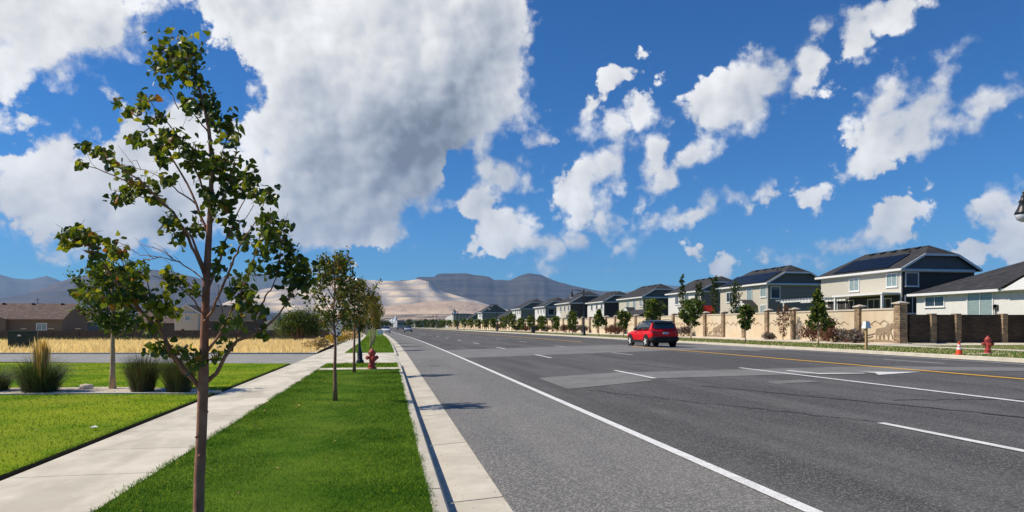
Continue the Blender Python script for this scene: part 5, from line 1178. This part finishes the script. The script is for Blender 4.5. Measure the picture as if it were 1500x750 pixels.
# fence in front of them
fe = thing('fence', 'long dark brown panel fence at the back of the dry field', 'fence', (-95, 118, -.95))
ex = -9.5; n = 24
for k in range(n):
    a = -102 + (ex + 102) * k / n; b = -102 + (ex + 102) * (k+1) / n
    addp(fe, 'fence_panel', 'fence_brown', lambda mb: mb.box((a + .2, 118, -.95), (b - .2, 118.08, .75)))
    po = addp(fe, 'fence_post', 'fence_brown', lambda mb: mb.box((a - .2, 117.85, -.95), (a + .2, 118.25, .95)))
    addp(fe, 'post_cap', 'cap_stone', lambda mb: mb.box((a - .3, 117.75, .95), (a + .3, 118.35, 1.07)), po)

# ------------------------------------------------------------------ tan boundary wall with stone pillars
YW0 = 40.9; PITCH = 4.05; NPAN = 70
wall = thing('boundary_wall', 'long tan precast wall with stone pillars along the planting bed', 'wall', (34.2, YW0, .28))
ori = wall.location
def wx(y): return 34.2 + cx(y)
def chevrons(seed):
    rg = random.Random(seed); pl = []
    x = .25
    while x < PITCH - 1.3:
        w = rg.uniform(.9, 1.35); h = rg.uniform(.18, .30); z = 1.62 + rg.uniform(-.06, .06)
        pl.append([(x, z - h*.2), (x + w*.45, z + h), (x + w, z - h*.4), (x + w*.92, z - h*.4), (x + w*.45, z + h*.72), (x + w*.06, z - h*.2)]); x += w * rg.uniform(.7, .95)
    return pl
HORSE = [(0,.42),(.04,.62),(.16,.72),(.42,.74),(.62,.72),(.74,.84),(.84,.98),(.90,1.0),(.93,.94),(1.02,.76),(1.06,.66),(1.0,.62),(.92,.70),(.84,.66),(.80,.52),(.84,.36),(.92,.20),(.94,.02),(.89,.0),(.86,.18),(.76,.34),(.70,.38),(.68,.18),(.66,.0),(.61,0),(.62,.2),(.60,.40),(.34,.38),(.30,.20),(.32,0),(.27,0),(.24,.2),(.22,.36),(.14,.30),(.10,.16),(.12,0),(.07,0),(.05,.18),(.06,.36)]
for k in range(NPAN):
    ya, yb = YW0 + PITCH*k, YW0 + PITCH*(k+1); big = (k == 0); near = k < 14
    xa = wx(ya); xb = wx(yb); ztop = 2.72
    # panel
    pw = MB(ori); vs = [(xa, ya + .26, .15), (xa + .12, ya + .26, .15), (xb + .12, yb - .26, .15), (xb, yb - .26, .15)]
    pw.raw(vs + [(x, y, ztop - .12) for x, y, z in vs], [(0,3,2,1),(4,5,6,7),(0,1,5,4),(1,2,6,5),(2,3,7,6),(3,0,4,7)]); pan = pw.build('wall_panel', M['precast'], wall)
    cp = MB(ori); cp.bar((xa + .06, ya + .26, ztop - .06), (xb + .06, yb - .26, ztop - .06), .24, .12); cp.build('coping', M['cap_stone'], pan)
    r = .29 if big else .25; h = 2.98 if big else 2.86
    pp = MB(ori); pp.box((xa + .06 - r, ya - r, .1), (xa + .06 + r, ya + r, h)); pil = pp.build('pillar', M['pillar_stone'], wall)
    cc = MB(ori); q = r + .10; cc.raw([(xa+.06-q, ya-q, h), (xa+.06+q, ya-q, h), (xa+.06+q, ya+q, h), (xa+.06-q, ya+q, h), (xa+.06-q, ya-q, h+.07), (xa+.06+q, ya-q, h+.07), (xa+.06+q, ya+q, h+.07), (xa+.06-q, ya+q, h+.07), (xa+.06, ya, h+.2)],
        [(0,3,2,1),(0,1,5,4),(1,2,6,5),(2,3,7,6),(3,0,4,7),(4,5,8),(5,6,8),(6,7,8),(7,4,8)]); cc.build('pillar_cap', M['cap_stone'], pil)
    if near:
        fn = lambda u, v, d: (xa + (xb-xa)*(1 - u/PITCH) - d, yb - u, v)
        for pl in chevrons(k):
            m_ = MB(ori); m_.prism(pl, fn, -.005, .03); m_.build('mountain_relief', M['precast_relief'], pan)
        if k in (0, 6, 11):
            for (ox, oz, s, dd) in ((1.75, .52, 1.10, .03), (2.15, .56, 1.12, .05)):
                m_ = MB(ori); m_.prism([(ox + a*s*1.25, oz + b*s) for a, b in HORSE], fn, -.005, dd); m_.build('horse_relief', M['precast_relief'], pan)
            gr = [(.35, .28), (3.75, .28), (3.75, .40), (3.2, .50), (2.0, .54), (1.0, .48), (.35, .46)]
            m_ = MB(ori); m_.prism(gr, fn, -.005, .028); m_.build('ground_relief', M['precast_relief'], pan)
            for pl in ([(.95, .78), (1.75, .92), (1.75, .97), (.93, .84)], [(.75, .52), (1.5, .72), (1.48, .78), (.72, .60)], [(.62, .50), (.72, .50), (.98, .82), (.90, .84)], [(.35, .48), (.45, .48), (.52, .80), (.60, 1.15), (.66, 1.3), (.58, 1.42), (.47, 1.40), (.42, 1.28), (.34, 1.1), (.38, .8)]):
                m_ = MB(ori); m_.prism(pl, fn, -.005, .04); m_.build('plough_relief', M['precast_relief'], pan)
# dark stone wall turning away from the road
dw = thing('stone_wall', 'dark stacked stone wall running from the tan wall to the white house', 'wall', (34.6, 40.6, .3))
x0_, y0_ = 34.7, 40.75; x1_, y1_ = 43.9, 40.0
def dwp(px):   # position along the dark wall for a picture column
    best = min((abs(750 + 1000 * ((x*cY - y*sY) / (x*sY + y*cY)) - px), x, y) for x, y in [(x0_ + (x1_-x0_)*t/400, y0_ + (y1_-y0_)*t/400) for t in range(-20, 401)]); return best[1], best[2]
stops = [dwp(1331), dwp(1364), dwp(1400), dwp(1468), (43.9, 40.0)]
for i, ((xa, ya), (xb, yb)) in enumerate(zip(stops, stops[1:])):
    pw = MB(dw.location); pw.bar((xa, ya, 1.25), (xb, yb, 1.25), .22, 2.0); pw.build('wall_panel', M['dark_stone'], dw)
    if i: pp = MB(dw.location); pp.box((xa - .2, ya - .26, .2), (xa + .2, ya + .2, 2.32)); pp.build('pillar', M['pillar_stone'], dw)
pw = MB(dw.location); pw.box((43.85, 20, .2), (44.1, 40.0, 2.25)); pw.build('wall_panel', M['dark_stone'], dw)
# red canopy and deck behind the wall
y = YL(1040, 40.5); t = thing('canopy', 'bright red tilted shade canopy behind the tan wall', 'canopy', (40.5, y, .3))
addp(t, 'fabric', 'canopy_red', lambda mb: mb.raw([(39.75, y, 2.7), (41.45, y-.3, 2.7), (41.15, y+.4, 4.05), (39.7, y+.5, 4.1), (39.72, y+.06, 2.7), (41.42, y-.24, 2.7), (41.12, y+.46, 4.05), (39.67, y+.56, 4.1)], [(0,1,2,3),(7,6,5,4),(0,4,5,1),(1,5,6,2),(2,6,7,3),(3,7,4,0)]))
for xx in (39.9, 41.1): addp(t, 'pole', 'bin_grey', lambda mb: mb.tube([(xx, y + .7, .3), (xx, y + .7, 4.0)], [.04, .04], 6))
y = 108.0; t = thing('shed', 'low dark-roofed shed with red wall behind the tan wall', 'shed', (41, y, .3))
addp(t, 'wall', 'deck_red', lambda mb: mb.box((39.5, y - 4, .3), (43.5, y + 3, 3.0)))
addp(t, 'roof', 'shingle', lambda mb: mb.prism([(39.0, 2.95), (44.0, 2.95), (41.5, 4.2)], lambda u, v, d: (u, y - 4.5 + d, v), 0, 8))

# ------------------------------------------------------------------ street furniture
def lamp_post(label, x, y, zb, h, arm):
    t = thing('street_lamp', label, 'street lamp', (x, y, zb), group='black street lamps')
    mb = MB(); mb.lathe([(.28, 0), (.28, .12), (.22, .18), (.21, .7), (.16, .82), (.15, 1.1), (.115, 1.2), (.095, h*.6), (.075, h), (.095, h+.02), (.03, h+.2)], (0, 0, 0), 12); mb.build('post', M['black_metal'], t, smooth=True)
    a = MB(); pts = [(0, 0, h - .25), (-arm*.25, 0, h - .05), (-arm*.6, 0, h + .05), (-arm*.9, 0, h), (-arm, 0, h - .16)]; a.tube(pts, [.055, .05, .045, .042, .042], 8); a.tube([(0, 0, h - .75), (-arm*.35, 0, h - .3), (-arm*.6, 0, h + .03)], [.018, .018, .018], 6); ar = a.build('arm', M['black_metal'], t, smooth=True)
    s = MB(); s.lathe([(.07, .0), (.09, -.14), (.17, -.24), (.13, -.29), (.20, -.50), (.29, -.67), (.30, -.74)], (-arm, 0, h - .12), 14); ls = s.build('lamp_shade', M['black_metal'], t, smooth=True)
    g = MB(); g.lathe([(.275, -.72), (.265, -.84), (.20, -.97), (.06, -1.05)], (-arm, 0, h - .12), 14); g.build('globe', M['globe'], ls, smooth=True)
    f = MB(); f.lathe([(.05, 0), (.03, .08), (.05, .14), (.01, .22)], (-arm, 0, h - .14), 8); f.build('finial', M['black_metal'], ls)
    return t
p = A(1499, 300, 27.0); lamp_post('black street lamp whose hooded globe hangs at the picture edge', p.x + 1.62, p.y, .22, 6.55, 1.62)
for px, lab in ((855, 'tall black street lamp with hooked arm between the street trees'), (726, 'second black street lamp before the grey houses'), (666, 'third black street lamp by the long pale building'), (630, 'faint fourth street lamp down the road')):
    y = YL(px, 25.9); y = YL(px, 25.9 + cx(y)); lamp_post(lab, 25.9 + cx(y), y, .22, 5.95, 1.65)
p = G(527.5, 533); t = thing('post_lamp', 'black post lamp leaning behind the hydrant under the rust-tinged tree', 'lamp', (p.x, p.y, 0))
mb = MB(); L_ = lambda z: (-.03*z, 0, z); prof = [(0, .15), (.12, .15), (.18, .10), (.45, .10), (.55, .07), (.7, .05), (2.2, .042), (3.0, .04)]
mb.tube([L_(z) for z, r in prof], [r for z, r in prof], 12); mb.build('post', M['black_metal'], t, smooth=True)
mb = MB(); mb.lathe([(.08, 0), (.14, .06), (.16, .22), (.10, .34), (.03, .40)], L_(3.0), 12); mb.build('globe', M['globe'], t, smooth=True)
def hydrant(label, loc, s=1.0, rz=0.0):
    t = thing('fire_hydrant', label, 'fire hydrant', loc, rz, group='red fire hydrants')
    b = MB(); b.lathe([(.165*s, .0), (.165*s, .035*s), (.115*s, .05*s), (.105*s, .10*s), (.15*s, .115*s), (.15*s, .15*s), (.108*s, .165*s), (.105*s, .50*s), (.135*s, .51*s), (.135*s, .55*s), (.12*s, .555*s)], (0, 0, 0), 18); bo = b.build('barrel', M['hydrant_red'], t, smooth=False)
    d = MB(); d.lathe([(.125*s, .555*s), (.118*s, .62*s), (.085*s, .68*s), (.04*s, .705*s), (.035*s, .75*s), (.012*s, .755*s)], (0, 0, 0), 18); d.build('bonnet', M['hydrant_red'], t, smooth=True)
    for sx in (-1, 1):
        n = MB(); n.lathe([(.06*s, .0), (.06*s, .075*s), (.075*s, .08*s), (.075*s, .12*s), (.03*s, .13*s), (.03*s, .16*s)] if sx > 0 else [(.06*s, 0), (.06*s, -.075*s), (.075*s, -.08*s), (.075*s, -.12*s), (.03*s, -.13*s), (.03*s, -.16*s)], (sx*.095*s, 0, .40*s), 12, axis='X'); n.build('side_nozzle', M['hydrant_red'], t)
    n = MB(); n.lathe([(.075*s, 0), (.075*s, -.075*s), (.095*s, -.08*s), (.095*s, -.13*s), (.03*s, -.14*s), (.03*s, -.17*s)], (0, -.095*s, .37*s), 12, axis='Y'); n.build('pumper_nozzle', M['hydrant_red'], t)
    for k in range(8):
        q = MB(); a = k*math.pi/4; q.lathe([(.012*s, 0), (.012*s, .03*s)], (.14*s*math.cos(a), .14*s*math.sin(a), .55*s), 6); q.build('bolt', M['hydrant_red'], bo)
    f = MB(); f.lathe([(.175*s, -.07), (.175*s, .0)], (0, 0, 0), 16); f.build('footing', M['concrete_kerb'], t)
    return t
p = G(545, 541); hydrant('faded red fire hydrant on the concrete strip of the near verge', (p.x, p.y, .03), .93, R(25))
p = G(1447, 518, .24); hydrant('bright red fire hydrant on the far verge before the dark wall', (p.x, p.y, .27), 1.02, R(-20))
mb = MB(); p2 = G(1450, 518.6, .21); mb.box((p2.x - .9, p2.y - .5, .15), (p2.x + .9, p2.y + .6, .235)); setp(mb.build('hydrant_pad', M['concrete_kerb']), 'concrete pad under the far hydrant', None, None, 'structure')
p = G(1405, 519, .24); t = thing('traffic_cone', 'orange traffic cone with white collars on the far kerb', 'traffic cone', (p.x, p.y, .225)); t.scale = (.84, .84, .84)
mb = MB(); mb.box((-.19, -.19, 0), (.19, .19, .035)); mb.build('base', M['cone_orange'], t)
mb = MB(); mb.lathe([(.155, .035), (.118, .27)], (0, 0, 0), 16); mb.build('cone_body', M['cone_orange'], t, smooth=False)
for z0, z1, m_ in ((.27, .40, 'white_plastic'), (.40, .45, 'cone_orange'), (.45, .53, 'white_plastic'), (.53, .70, 'cone_orange')):
    rr = lambda z: .118 + (z - .27) * (.03 - .118) / .43
    mb = MB(); mb.lathe([(rr(z0), z0), (rr(z1), z1)], (0, 0, 0), 16); mb.build('collar' if m_ == 'white_plastic' else 'cone_ring', M[m_], t)
p = G(1269, 512, .22); t = thing('marker_post', 'slim timber post topped with a white tapered box', 'marker post', (p.x, p.y, .2))
sc_ = (p.x*sY + p.y*cY); ph = (512-471)/1000*sc_
mb = MB(); mb.box((-.05, -.05, 0), (.05, .05, ph*.85)); mb.build('post', M['wood_stake'], t)
mb = MB(); a, b, z0, z1 = .17, .11, ph*.77, ph*1.02; mb.raw([(-a,-a,z0),(a,-a,z0),(a,a,z0),(-a,a,z0),(-b,-b,z1),(b,-b,z1),(b,b,z1),(-b,b,z1)], [(0,3,2,1),(4,5,6,7),(0,1,5,4),(1,2,6,5),(2,3,7,6),(3,0,4,7)]); mb.build('box_top', M['white_plastic'], t)
y = YL(780, 24.9); y = YL(780, 24.9 + cx(y)); t = thing('waste_bin', 'dark grey wheeled waste bin at the far kerb', 'bin', (24.9 + cx(y), y, .22))
mb = MB(); mb.raw([(-.25,-.28,.05),(.25,-.28,.05),(.25,.28,.05),(-.25,.28,.05),(-.34,-.36,1.05),(.34,-.36,1.05),(.34,.36,1.05),(-.34,.36,1.05)], [(0,3,2,1),(4,5,6,7),(0,1,5,4),(1,2,6,5),(2,3,7,6),(3,0,4,7)]); mb.build('bin_body', M['bin_grey'], t)
mb = MB(); mb.box((-.37, -.39, 1.052), (.40, .39, 1.14)); mb.build('lid', M['bin_grey'], t)
p = G(34, 510.5, -.1); t = thing('utility_box', 'dark green metal utility box standing in the dry grass', 'utility box', (p.x, p.y, -.15), rz=R(22))
mb = MB(); mb.box((-.82, -.7, 0), (.82, .7, 1.2)); ub = mb.build('cabinet', M['utility_green'], t)
mb = MB(); mb.box((-.86, -.74, 1.2), (.86, .74, 1.28)); mb.build('lid', M['utility_green'], t)
mb = MB(); mb.box((-.80, -.72, .08), (-.02, -.701, 1.14)); mb.build('door', M['utility_green'], t); mb = MB(); mb.box((.02, -.72, .08), (.80, -.701, 1.14)); mb.build('door', M['utility_green'], t)
mb = MB(); mb.box((-.28, -.73, .92), (-.10, -.721, 1.02)); mb.build('warning_label', M['white_plastic'], t)
# white banners and yard sign
p = G(493, 507); t = thing('feather_sign', 'white banner sign beside the far sidewalk behind the slim tree', 'sign', (p.x, p.y, 0)); zc = p.x*sY + p.y*cY
mb = MB(); mb.box((-.03, -.03, 0), (.03, .03, 2.0)); mb.build('post', M['white_plastic'], t)
mb = MB(); mb.box((-.32, -.02, .75), (.34, .02, 1.95)); mb.build('panel', M['white_plastic'], t)
p = G(562.5, 493.5); t = thing('yard_sign', 'small white yard sign on the verge before the bend', 'sign', (p.x - .5, p.y, 0))
mb = MB(); mb.box((-.4, -.015, .35), (.4, .015, .9)); mb.build('panel', M['white_plastic'], t)
for sx in (-.25, .25): mb = MB(); mb.box((sx-.012, -.01, 0), (sx+.012, .01, .35)); mb.build('leg', M['bin_grey'], t)

# ------------------------------------------------------------------ vehicles
def wheel(t, x, y, r=.345, w=.22, side=1, rim='alloy'):
    mb = MB(); mb.lathe([(r*.62, -w/2), (r*.93, -w/2), (r, -w*.32), (r, w*.32), (r*.93, w/2), (r*.62, w/2)], (x, y, r), 24, axis='X'); wh = mb.build('wheel', M['rubber'], t, smooth=False)
    m2 = MB(); xo = x + side*(w/2 - .012)
    m2.lathe([(r*.66, -.02), (r*.66, .012), (r*.58, .004)] if side > 0 else [(r*.66, .02), (r*.66, -.012), (r*.58, -.004)], (xo, y, r), 24, axis='X')
    for k in range(5):
        a = k*2*math.pi/5; m2.bar((xo + side*.014, y, r), (xo + side*.014, y + math.cos(a)*r*.6, r + math.sin(a)*r*.6), .075, .03, up=(1, 0, 0))
    m2.lathe([(.06, 0), (.05, side*.03)], (xo, y, r), 10, axis='X'); m2.build('rim', M[rim], wh)
def loft(secs):
    """list of (y, [(x,z)...] half outline from bottom centre to top centre) -> MB"""
    mb = MB(); rings = []
    for y, h in secs:
        full = [(x, y, z) for x, z in h] + [(-x, y, z) for x, z in reversed(h) if x > 1e-6]
        rings.append(full)
    n = len(rings[0]); vs = [p for r_ in rings for p in r_]; fs = []
    for i in range(len(rings) - 1):
        for k in range(n): fs.append((i*n+k, i*n+(k+1) % n, (i+1)*n+(k+1) % n, (i+1)*n+k))
    fs.append(tuple(range(n))); fs.append(tuple((len(rings)-1)*n + k for k in range(n))); mb.raw(vs, fs); return mb
def suv(label, loc, rz):
    t = thing('suv', label, 'car', loc, rz)
    def sec(hw, zb, zs, zt, top): return [(0, zb), (hw*.86, zb), (hw*.97, zb + .10), (hw, zs), (hw*.985, zs + (zt - zs)*.55), (hw*.93, zt), (hw*.6, top - .01), (0, top)]
    b = loft([(.0, sec(.80, .50, .72, .98, 1.02)), (.06, sec(.86, .42, .72, 1.02, 1.06)), (.22, sec(.895, .34, .70, 1.05, 1.08)), (.85, sec(.91, .29, .70, 1.03, 1.06)), (1.7, sec(.905, .27, .68, 1.0, 1.04)), (2.6, sec(.905, .27, .68, .99, 1.03)), (3.15, sec(.91, .28, .70, 1.0, 1.05)), (3.6, sec(.90, .30, .70, .95, 1.02)), (4.05, sec(.87, .34, .68, .88, .95)), (4.28, sec(.80, .40, .64, .80, .86)), (4.38, sec(.70, .44, .60, .72, .76))])
    body = b.build('body', M['car_red'], t, smooth=True)
    bv = body.modifiers.new('soft', 'SUBSURF'); bv.levels = 2; bv.render_levels = 2
    # cabin: glass hull
    def ring(y, hb, zb, ht, zt): return [(0, zb), (hb, zb), (hb - (hb-ht)*.45, zb + (zt-zb)*.5), (ht + .02, zt - .05), (ht - .08, zt), (0, zt + .015)]
    g = loft([(.16, ring(.16, .78, 1.0, .70, 1.12)), (.30, ring(.3, .80, 1.0, .655, 1.50)), (.60, ring(.6, .82, 1.0, .665, 1.585)), (1.4, ring(1.4, .84, 1.0, .68, 1.61)), (2.15, ring(2.15, .84, .98, .67, 1.585)), (2.55, ring(2.55, .83, .98, .66, 1.40)), (3.12, ring(3.12, .80, .98, .70, 1.03))])
    cab = g.build('cabin_glass', M['glass'], t, smooth=True); s_ = cab.modifiers.new('soft', 'SUBSURF'); s_.levels = 1; s_.render_levels = 2
    # roof panel
    rf = loft([(.16, [(0, 1.50), (.60, 1.49), (.66, 1.51), (.60, 1.535), (0, 1.55)]), (.45, [(0, 1.56), (.62, 1.55), (.69, 1.565), (.62, 1.605), (0, 1.62)]), (1.3, [(0, 1.59), (.64, 1.58), (.70, 1.59), (.63, 1.63), (0, 1.645)]), (2.05, [(0, 1.57), (.63, 1.56), (.69, 1.575), (.62, 1.605), (0, 1.62)]), (2.25, [(0, 1.54), (.60, 1.53), (.66, 1.54), (.60, 1.56), (0, 1.575)])])
    roof = rf.build('roof', M['car_black'], t, smooth=True)
    for sx in (-1, 1):
        r_ = MB(); r_.tube([(sx*.60, .55, 1.62), (sx*.605, .65, 1.675), (sx*.61, 1.3, 1.69), (sx*.605, 1.9, 1.67), (sx*.60, 2.02, 1.615)], [.018]*5, 6); r_.build('roof_rail', M['black_metal'], roof)
        # red rear pillar, black door pillars
        def side(y, z, off): # point on cabin flank
            f = (z - 1.0) / .6; return (sx*((.825 - .16*f) + off), y, z)
        pl = [(.17, 1.05), (.60, 1.05), (.50, 1.24), (.42, 1.46), (.26, 1.46)]
        q = MB(); q.raw([side(y, z, .018) for y, z in pl] + [side(y, z, -.06) for y, z in pl], [(0, 1, 2, 3, 4), (9, 8, 7, 6, 5)] + [(i, (i+1) % 5, 5+(i+1) % 5, 5+i) for i in range(5)]); q.build('rear_pillar', M['car_red'], t)
        for y0, y1 in ((1.42, 1.50), (2.30, 2.62)):
            q = MB(); q.bar(side(y0 + (.0 if y0 < 2 else .48), 1.04, .006), side(y0, 1.55, .006), .07, .02, up=(sx, 0, 0)); q.build('door_pillar', M['car_black'], t)
        st = MB(); st.bar(side(.62, 1.055, .045), side(2.95, 1.03, .045), .02, .03, up=(sx, 0, 0)); st.build('belt_trim', M['car_black'], t)
        m_ = MB(); m_.box((min(sx*.86, sx*1.03), 2.42, 1.02), (max(sx*.86, sx*1.03), 2.56, 1.17)); o = m_.build('mirror', M['car_black'], t); bb = o.modifiers.new('b', 'BEVEL'); bb.width = .03; bb.segments = 2
        for yw in (.86, 3.46):
            a = MB(); a.lathe([(.43, sx*.0), (.43, sx*.075), (.40, sx*.085)], (sx*.845, yw, .36), 28, axis='X'); a.build('wheel_arch', M['cladding'], t)
            wheel(t, sx*.83, yw, .345, .22, sx)
        c_ = MB(); c_.bar((sx*.885, 1.3, .34), (sx*.885, 3.05, .34), .07, .16); c_.build('side_cladding', M['cladding'], t)
        for yh in (1.55, 2.55):
            h_ = MB(); h_.bar((sx*.915, yh, .90), (sx*.915, yh + .2, .90), .03, .03); h_.build('door_handle', M['car_red'], t)
        l_ = MB(); l_.raw([(sx*.52, -.035, .86), (sx*.84, .05, .87), (sx*.875, .22, .91), (sx*.86, .22, 1.03), (sx*.80, .04, 1.035), (sx*.52, -.03, .97), (sx*.52, .1, .86), (sx*.52, .1, .97)], [(0, 1, 4, 5), (1, 2, 3, 4), (0, 5, 7, 6), (0, 6, 2, 1), (5, 4, 3, 7)]); l_.build('tail_light', M['tail_light'], t)
        f_ = MB(); f_.box((min(sx*.5, sx*.74), -.06, .52), (max(sx*.5, sx*.74), -.02, .56)); f_.build('reflector', M['tail_light'], t)
    bmp = loft([(-.07, [(0, .40), (.66, .42), (.74, .48), (.74, .60), (0, .62)]), (.02, [(0, .30), (.78, .34), (.87, .44), (.87, .64), (0, .66)]), (.32, [(0, .26), (.82, .28), (.905, .40), (.90, .56), (0, .60)])])
    bm_ = bmp.build('bumper', M['cladding'], t)
    p_ = MB(); p_.box((-.17, -.055, .80), (.17, -.025, .93)); p_.build('licence_plate', M['plate'], t)
    w_ = MB(); w_.raw([(-.68, .085, 1.13), (.68, .085, 1.13), (.61, .20, 1.46), (-.61, .20, 1.46), (-.68, .16, 1.13), (.68, .16, 1.13), (.61, .27, 1.46), (-.61, .27, 1.46)], [(0,1,2,3),(7,6,5,4),(0,4,5,1),(1,5,6,2),(2,6,7,3),(3,7,4,0)]); w_.build('rear_window', M['glass'], t)
    g_ = MB(); g_.raw([(-.78, .03, .99), (.78, .03, .99), (.72, .11, 1.13), (-.72, .11, 1.13), (-.78, .2, .99), (.78, .2, .99), (.72, .24, 1.13), (-.72, .24, 1.13)], [(0,1,2,3),(7,6,5,4),(0,4,5,1),(1,5,6,2),(2,6,7,3),(3,7,4,0)]); g_.build('tailgate', M['car_red'], t)
    s2 = MB(); s2.box((-.6, .05, 1.50), (.6, .32, 1.535)); s2.build('spoiler', M['car_black'], t)
    return t
yc = 38.9; suv('red compact SUV with black roof driving away beside the centre line', (16.5 + cx(yc), yc, profile_z(16.75) + .004), R(1.0))
def far_car(label, loc, rz, m_, name='car', front=True):
    t = thing(name, label, 'car', loc, rz)
    def sec(hw, zb, zt): return [(0, zb), (hw*.9, zb), (hw, zb + .2), (hw*.97, zt - .08), (hw*.85, zt), (0, zt + .02)]
    loft([(0, sec(.78, .35, .8)), (.2, sec(.87, .28, .92)), (1.3, sec(.9, .25, .96)), (3.3, sec(.9, .25, .94)), (4.2, sec(.84, .28, .82)), (4.5, sec(.74, .35, .68))]).build('body', M[m_], t, smooth=True)
    loft([(.5, [(0, .9), (.78, .9), (.72, .95), (0, .97)]), (1.2, [(0, .9), (.8, .9), (.62, 1.40), (0, 1.44)]), (2.4, [(0, .9), (.8, .9), (.62, 1.42), (0, 1.46)]), (3.4, [(0, .9), (.78, .9), (.72, .96), (0, .98)])]).build('cabin_glass', M['glass'], t, smooth=True)
    loft([(1.15, [(0, 1.40), (.58, 1.38), (.6, 1.42), (0, 1.47)]), (2.45, [(0, 1.42), (.58, 1.40), (.6, 1.44), (0, 1.49)])]).build('roof', M[m_], t)
    for sx in (-1, 1):
        for yw in (.85, 3.55): wheel(t, sx*.8, yw, .32, .2, sx)
        h_ = MB(); h_.box((min(sx*.5, sx*.76), 4.36, .6), (max(sx*.5, sx*.76), 4.47, .72)); h_.build('headlight', M['globe'], t)
    return t
for px, py, m_, lab in ((565, 487, 'car_white', 'white car approaching in the kerb lane far down the road'), (597, 486.2, 'car_silver', 'silver car driving in the middle of the far road')):
    p = G(px, py, -.0); xx = max(p.x, 3.0); far_car(lab, (p.x, p.y, profile_z(max(1.1, p.x - cx(p.y))) + .005), math.pi + R(1.2), m_)
# lorry
p = G(587, 483.2, 0); t = thing('lorry', 'dark lorry with pale cab at the far end of the road', 'lorry', (p.x, p.y, 0.02))
mb = MB(); mb.box((-1.2, 2.2, 1.0), (1.2, 8, 3.4)); mb.build('cargo_box', M['stucco_brown'], t)
mb = MB(); mb.raw([(-1.1, 0, .6), (1.1, 0, .6), (1.1, 2.1, .6), (-1.1, 2.1, .6), (-1.05, .35, 2.9), (1.05, .35, 2.9), (1.05, 2.1, 2.9), (-1.05, 2.1, 2.9)], [(0,3,2,1),(4,5,6,7),(0,1,5,4),(1,2,6,5),(2,3,7,6),(3,0,4,7)]); mb.build('cab', M['stucco_cream'], t)
mb = MB(); mb.box((-.95, -.02, 1.7), (.95, .25, 2.6)); mb.build('windscreen', M['glass'], t)
mb = MB(); mb.box((-1.1, .2, .5), (1.1, 8, .9)); mb.build('chassis', M['cladding'], t)
for sx in (-1, 1):
    for yw in (.9, 6.5): wheel(t, sx*1.0, yw, .5, .3, sx, 'cladding')

# ------------------------------------------------------------------ far buildings
def towers():
    c = A(576, HZ, 560); t = thing('white_building', 'cluster of white pointed towers beyond the end of the road', 'building', (c.x, c.y, -.6), R(-55))
    for dx, w, h in ((-3.6, 2.2, 7.5), (-1.2, 2.4, 8.5), (1.4, 2.2, 8.2), (3.6, 2.2, 10.4), (5.8, 1.6, 6.8)):
        mb = MB(); mb.box((dx - w*.35, -1, 0), (dx + w*.35, 1, h*.75)); mb.build('tower', M['white_plastic'], t)
        mb = MB(); mb.raw([(dx-w*.35, -1, h*.751), (dx+w*.35, -1, h*.751), (dx+w*.35, 1, h*.751), (dx-w*.35, 1, h*.751), (dx, 0, h)], [(3,2,1,0),(0,1,4),(1,2,4),(2,3,4),(3,0,4)]); mb.build('spire', M['white_plastic'], t)
    mb = MB(); mb.box((-6.5, 1.01, 0), (7, 6, 4.2)); mb.build('hall', M['stucco_white'], t)
towers()
c = A(652, HZ, 420); t = thing('white_building', 'white building with pitched roof and small turret above the far trees', 'building', (c.x + 3, c.y, -.6), R(-58))
mb = MB(); mb.prism([(-4.5, 0), (5, 0), (5, 9.6), (0, 8.4), (-4.5, 7.2)], lambda u, v, d: (u, d, v), 0, 12); mb.build('wall', M['stucco_white'], t)
mb = MB(); mb.box((2.4, -.5, 9.2), (4.4, 1.5, 11)); mb.build('turret', M['stucco_white'], t); mb = MB(); mb.lathe([(1.3, 11), (.1, 12.6)], (3.4, .5, 0), 10); mb.build('turret_roof', M['siding_mid'], t)
c = A(665, HZ, 410); t = thing('long_building', 'long pale grey building behind the far trees', 'building', (c.x, c.y, -.6))
mb = MB(); mb.box((0, 0, 0), (19, 10, 8.6)); mb.build('wall', M['siding_mid'], t)
mb = MB(); mb.box((-.3, -.3, 8.62), (19.3, 10.3, 9.1)); mb.build('roof', M['siding_gable'], t)
for k in range(9): mb = MB(); mb.box((1 + k*2, -.06, 1), (1.25 + k*2, -.001, 8.4)); mb.build('rib', M['trim'], t)
for px, zc, w, h, lab in ((690, 330, 9, 6.5, 'small dark-roofed house beyond the last wall panels'), (608, 640, 10, 6, 'tiny pale house at the end of the road')):
    c = A(px, HZ, zc); house('house', lab, c.x, c.y, w, 12, -.4, h*.6, h, 'stucco_white', 'siding_mid', vents=0)

# ------------------------------------------------------------------ air
hz = bpy.data.materials.new('haze'); hz.use_nodes = True; ht = hz.node_tree; ht.nodes.clear()
pv = ht.nodes.new('ShaderNodeVolumePrincipled'); pv.inputs['Color'].default_value = (0.36, 0.62, 1.0, 1); pv.inputs['Density'].default_value = 4.4e-5; pv.inputs['Anisotropy'].default_value = 0.0
ho = ht.nodes.new('ShaderNodeOutputMaterial'); ht.links.new(pv.outputs[0], ho.inputs['Volume'])
mb = MB(); mb.box((-16800, -16800, -35), (16800, 16800, 1500)); o = mb.build('haze', hz); setp(o, kind='stuff')
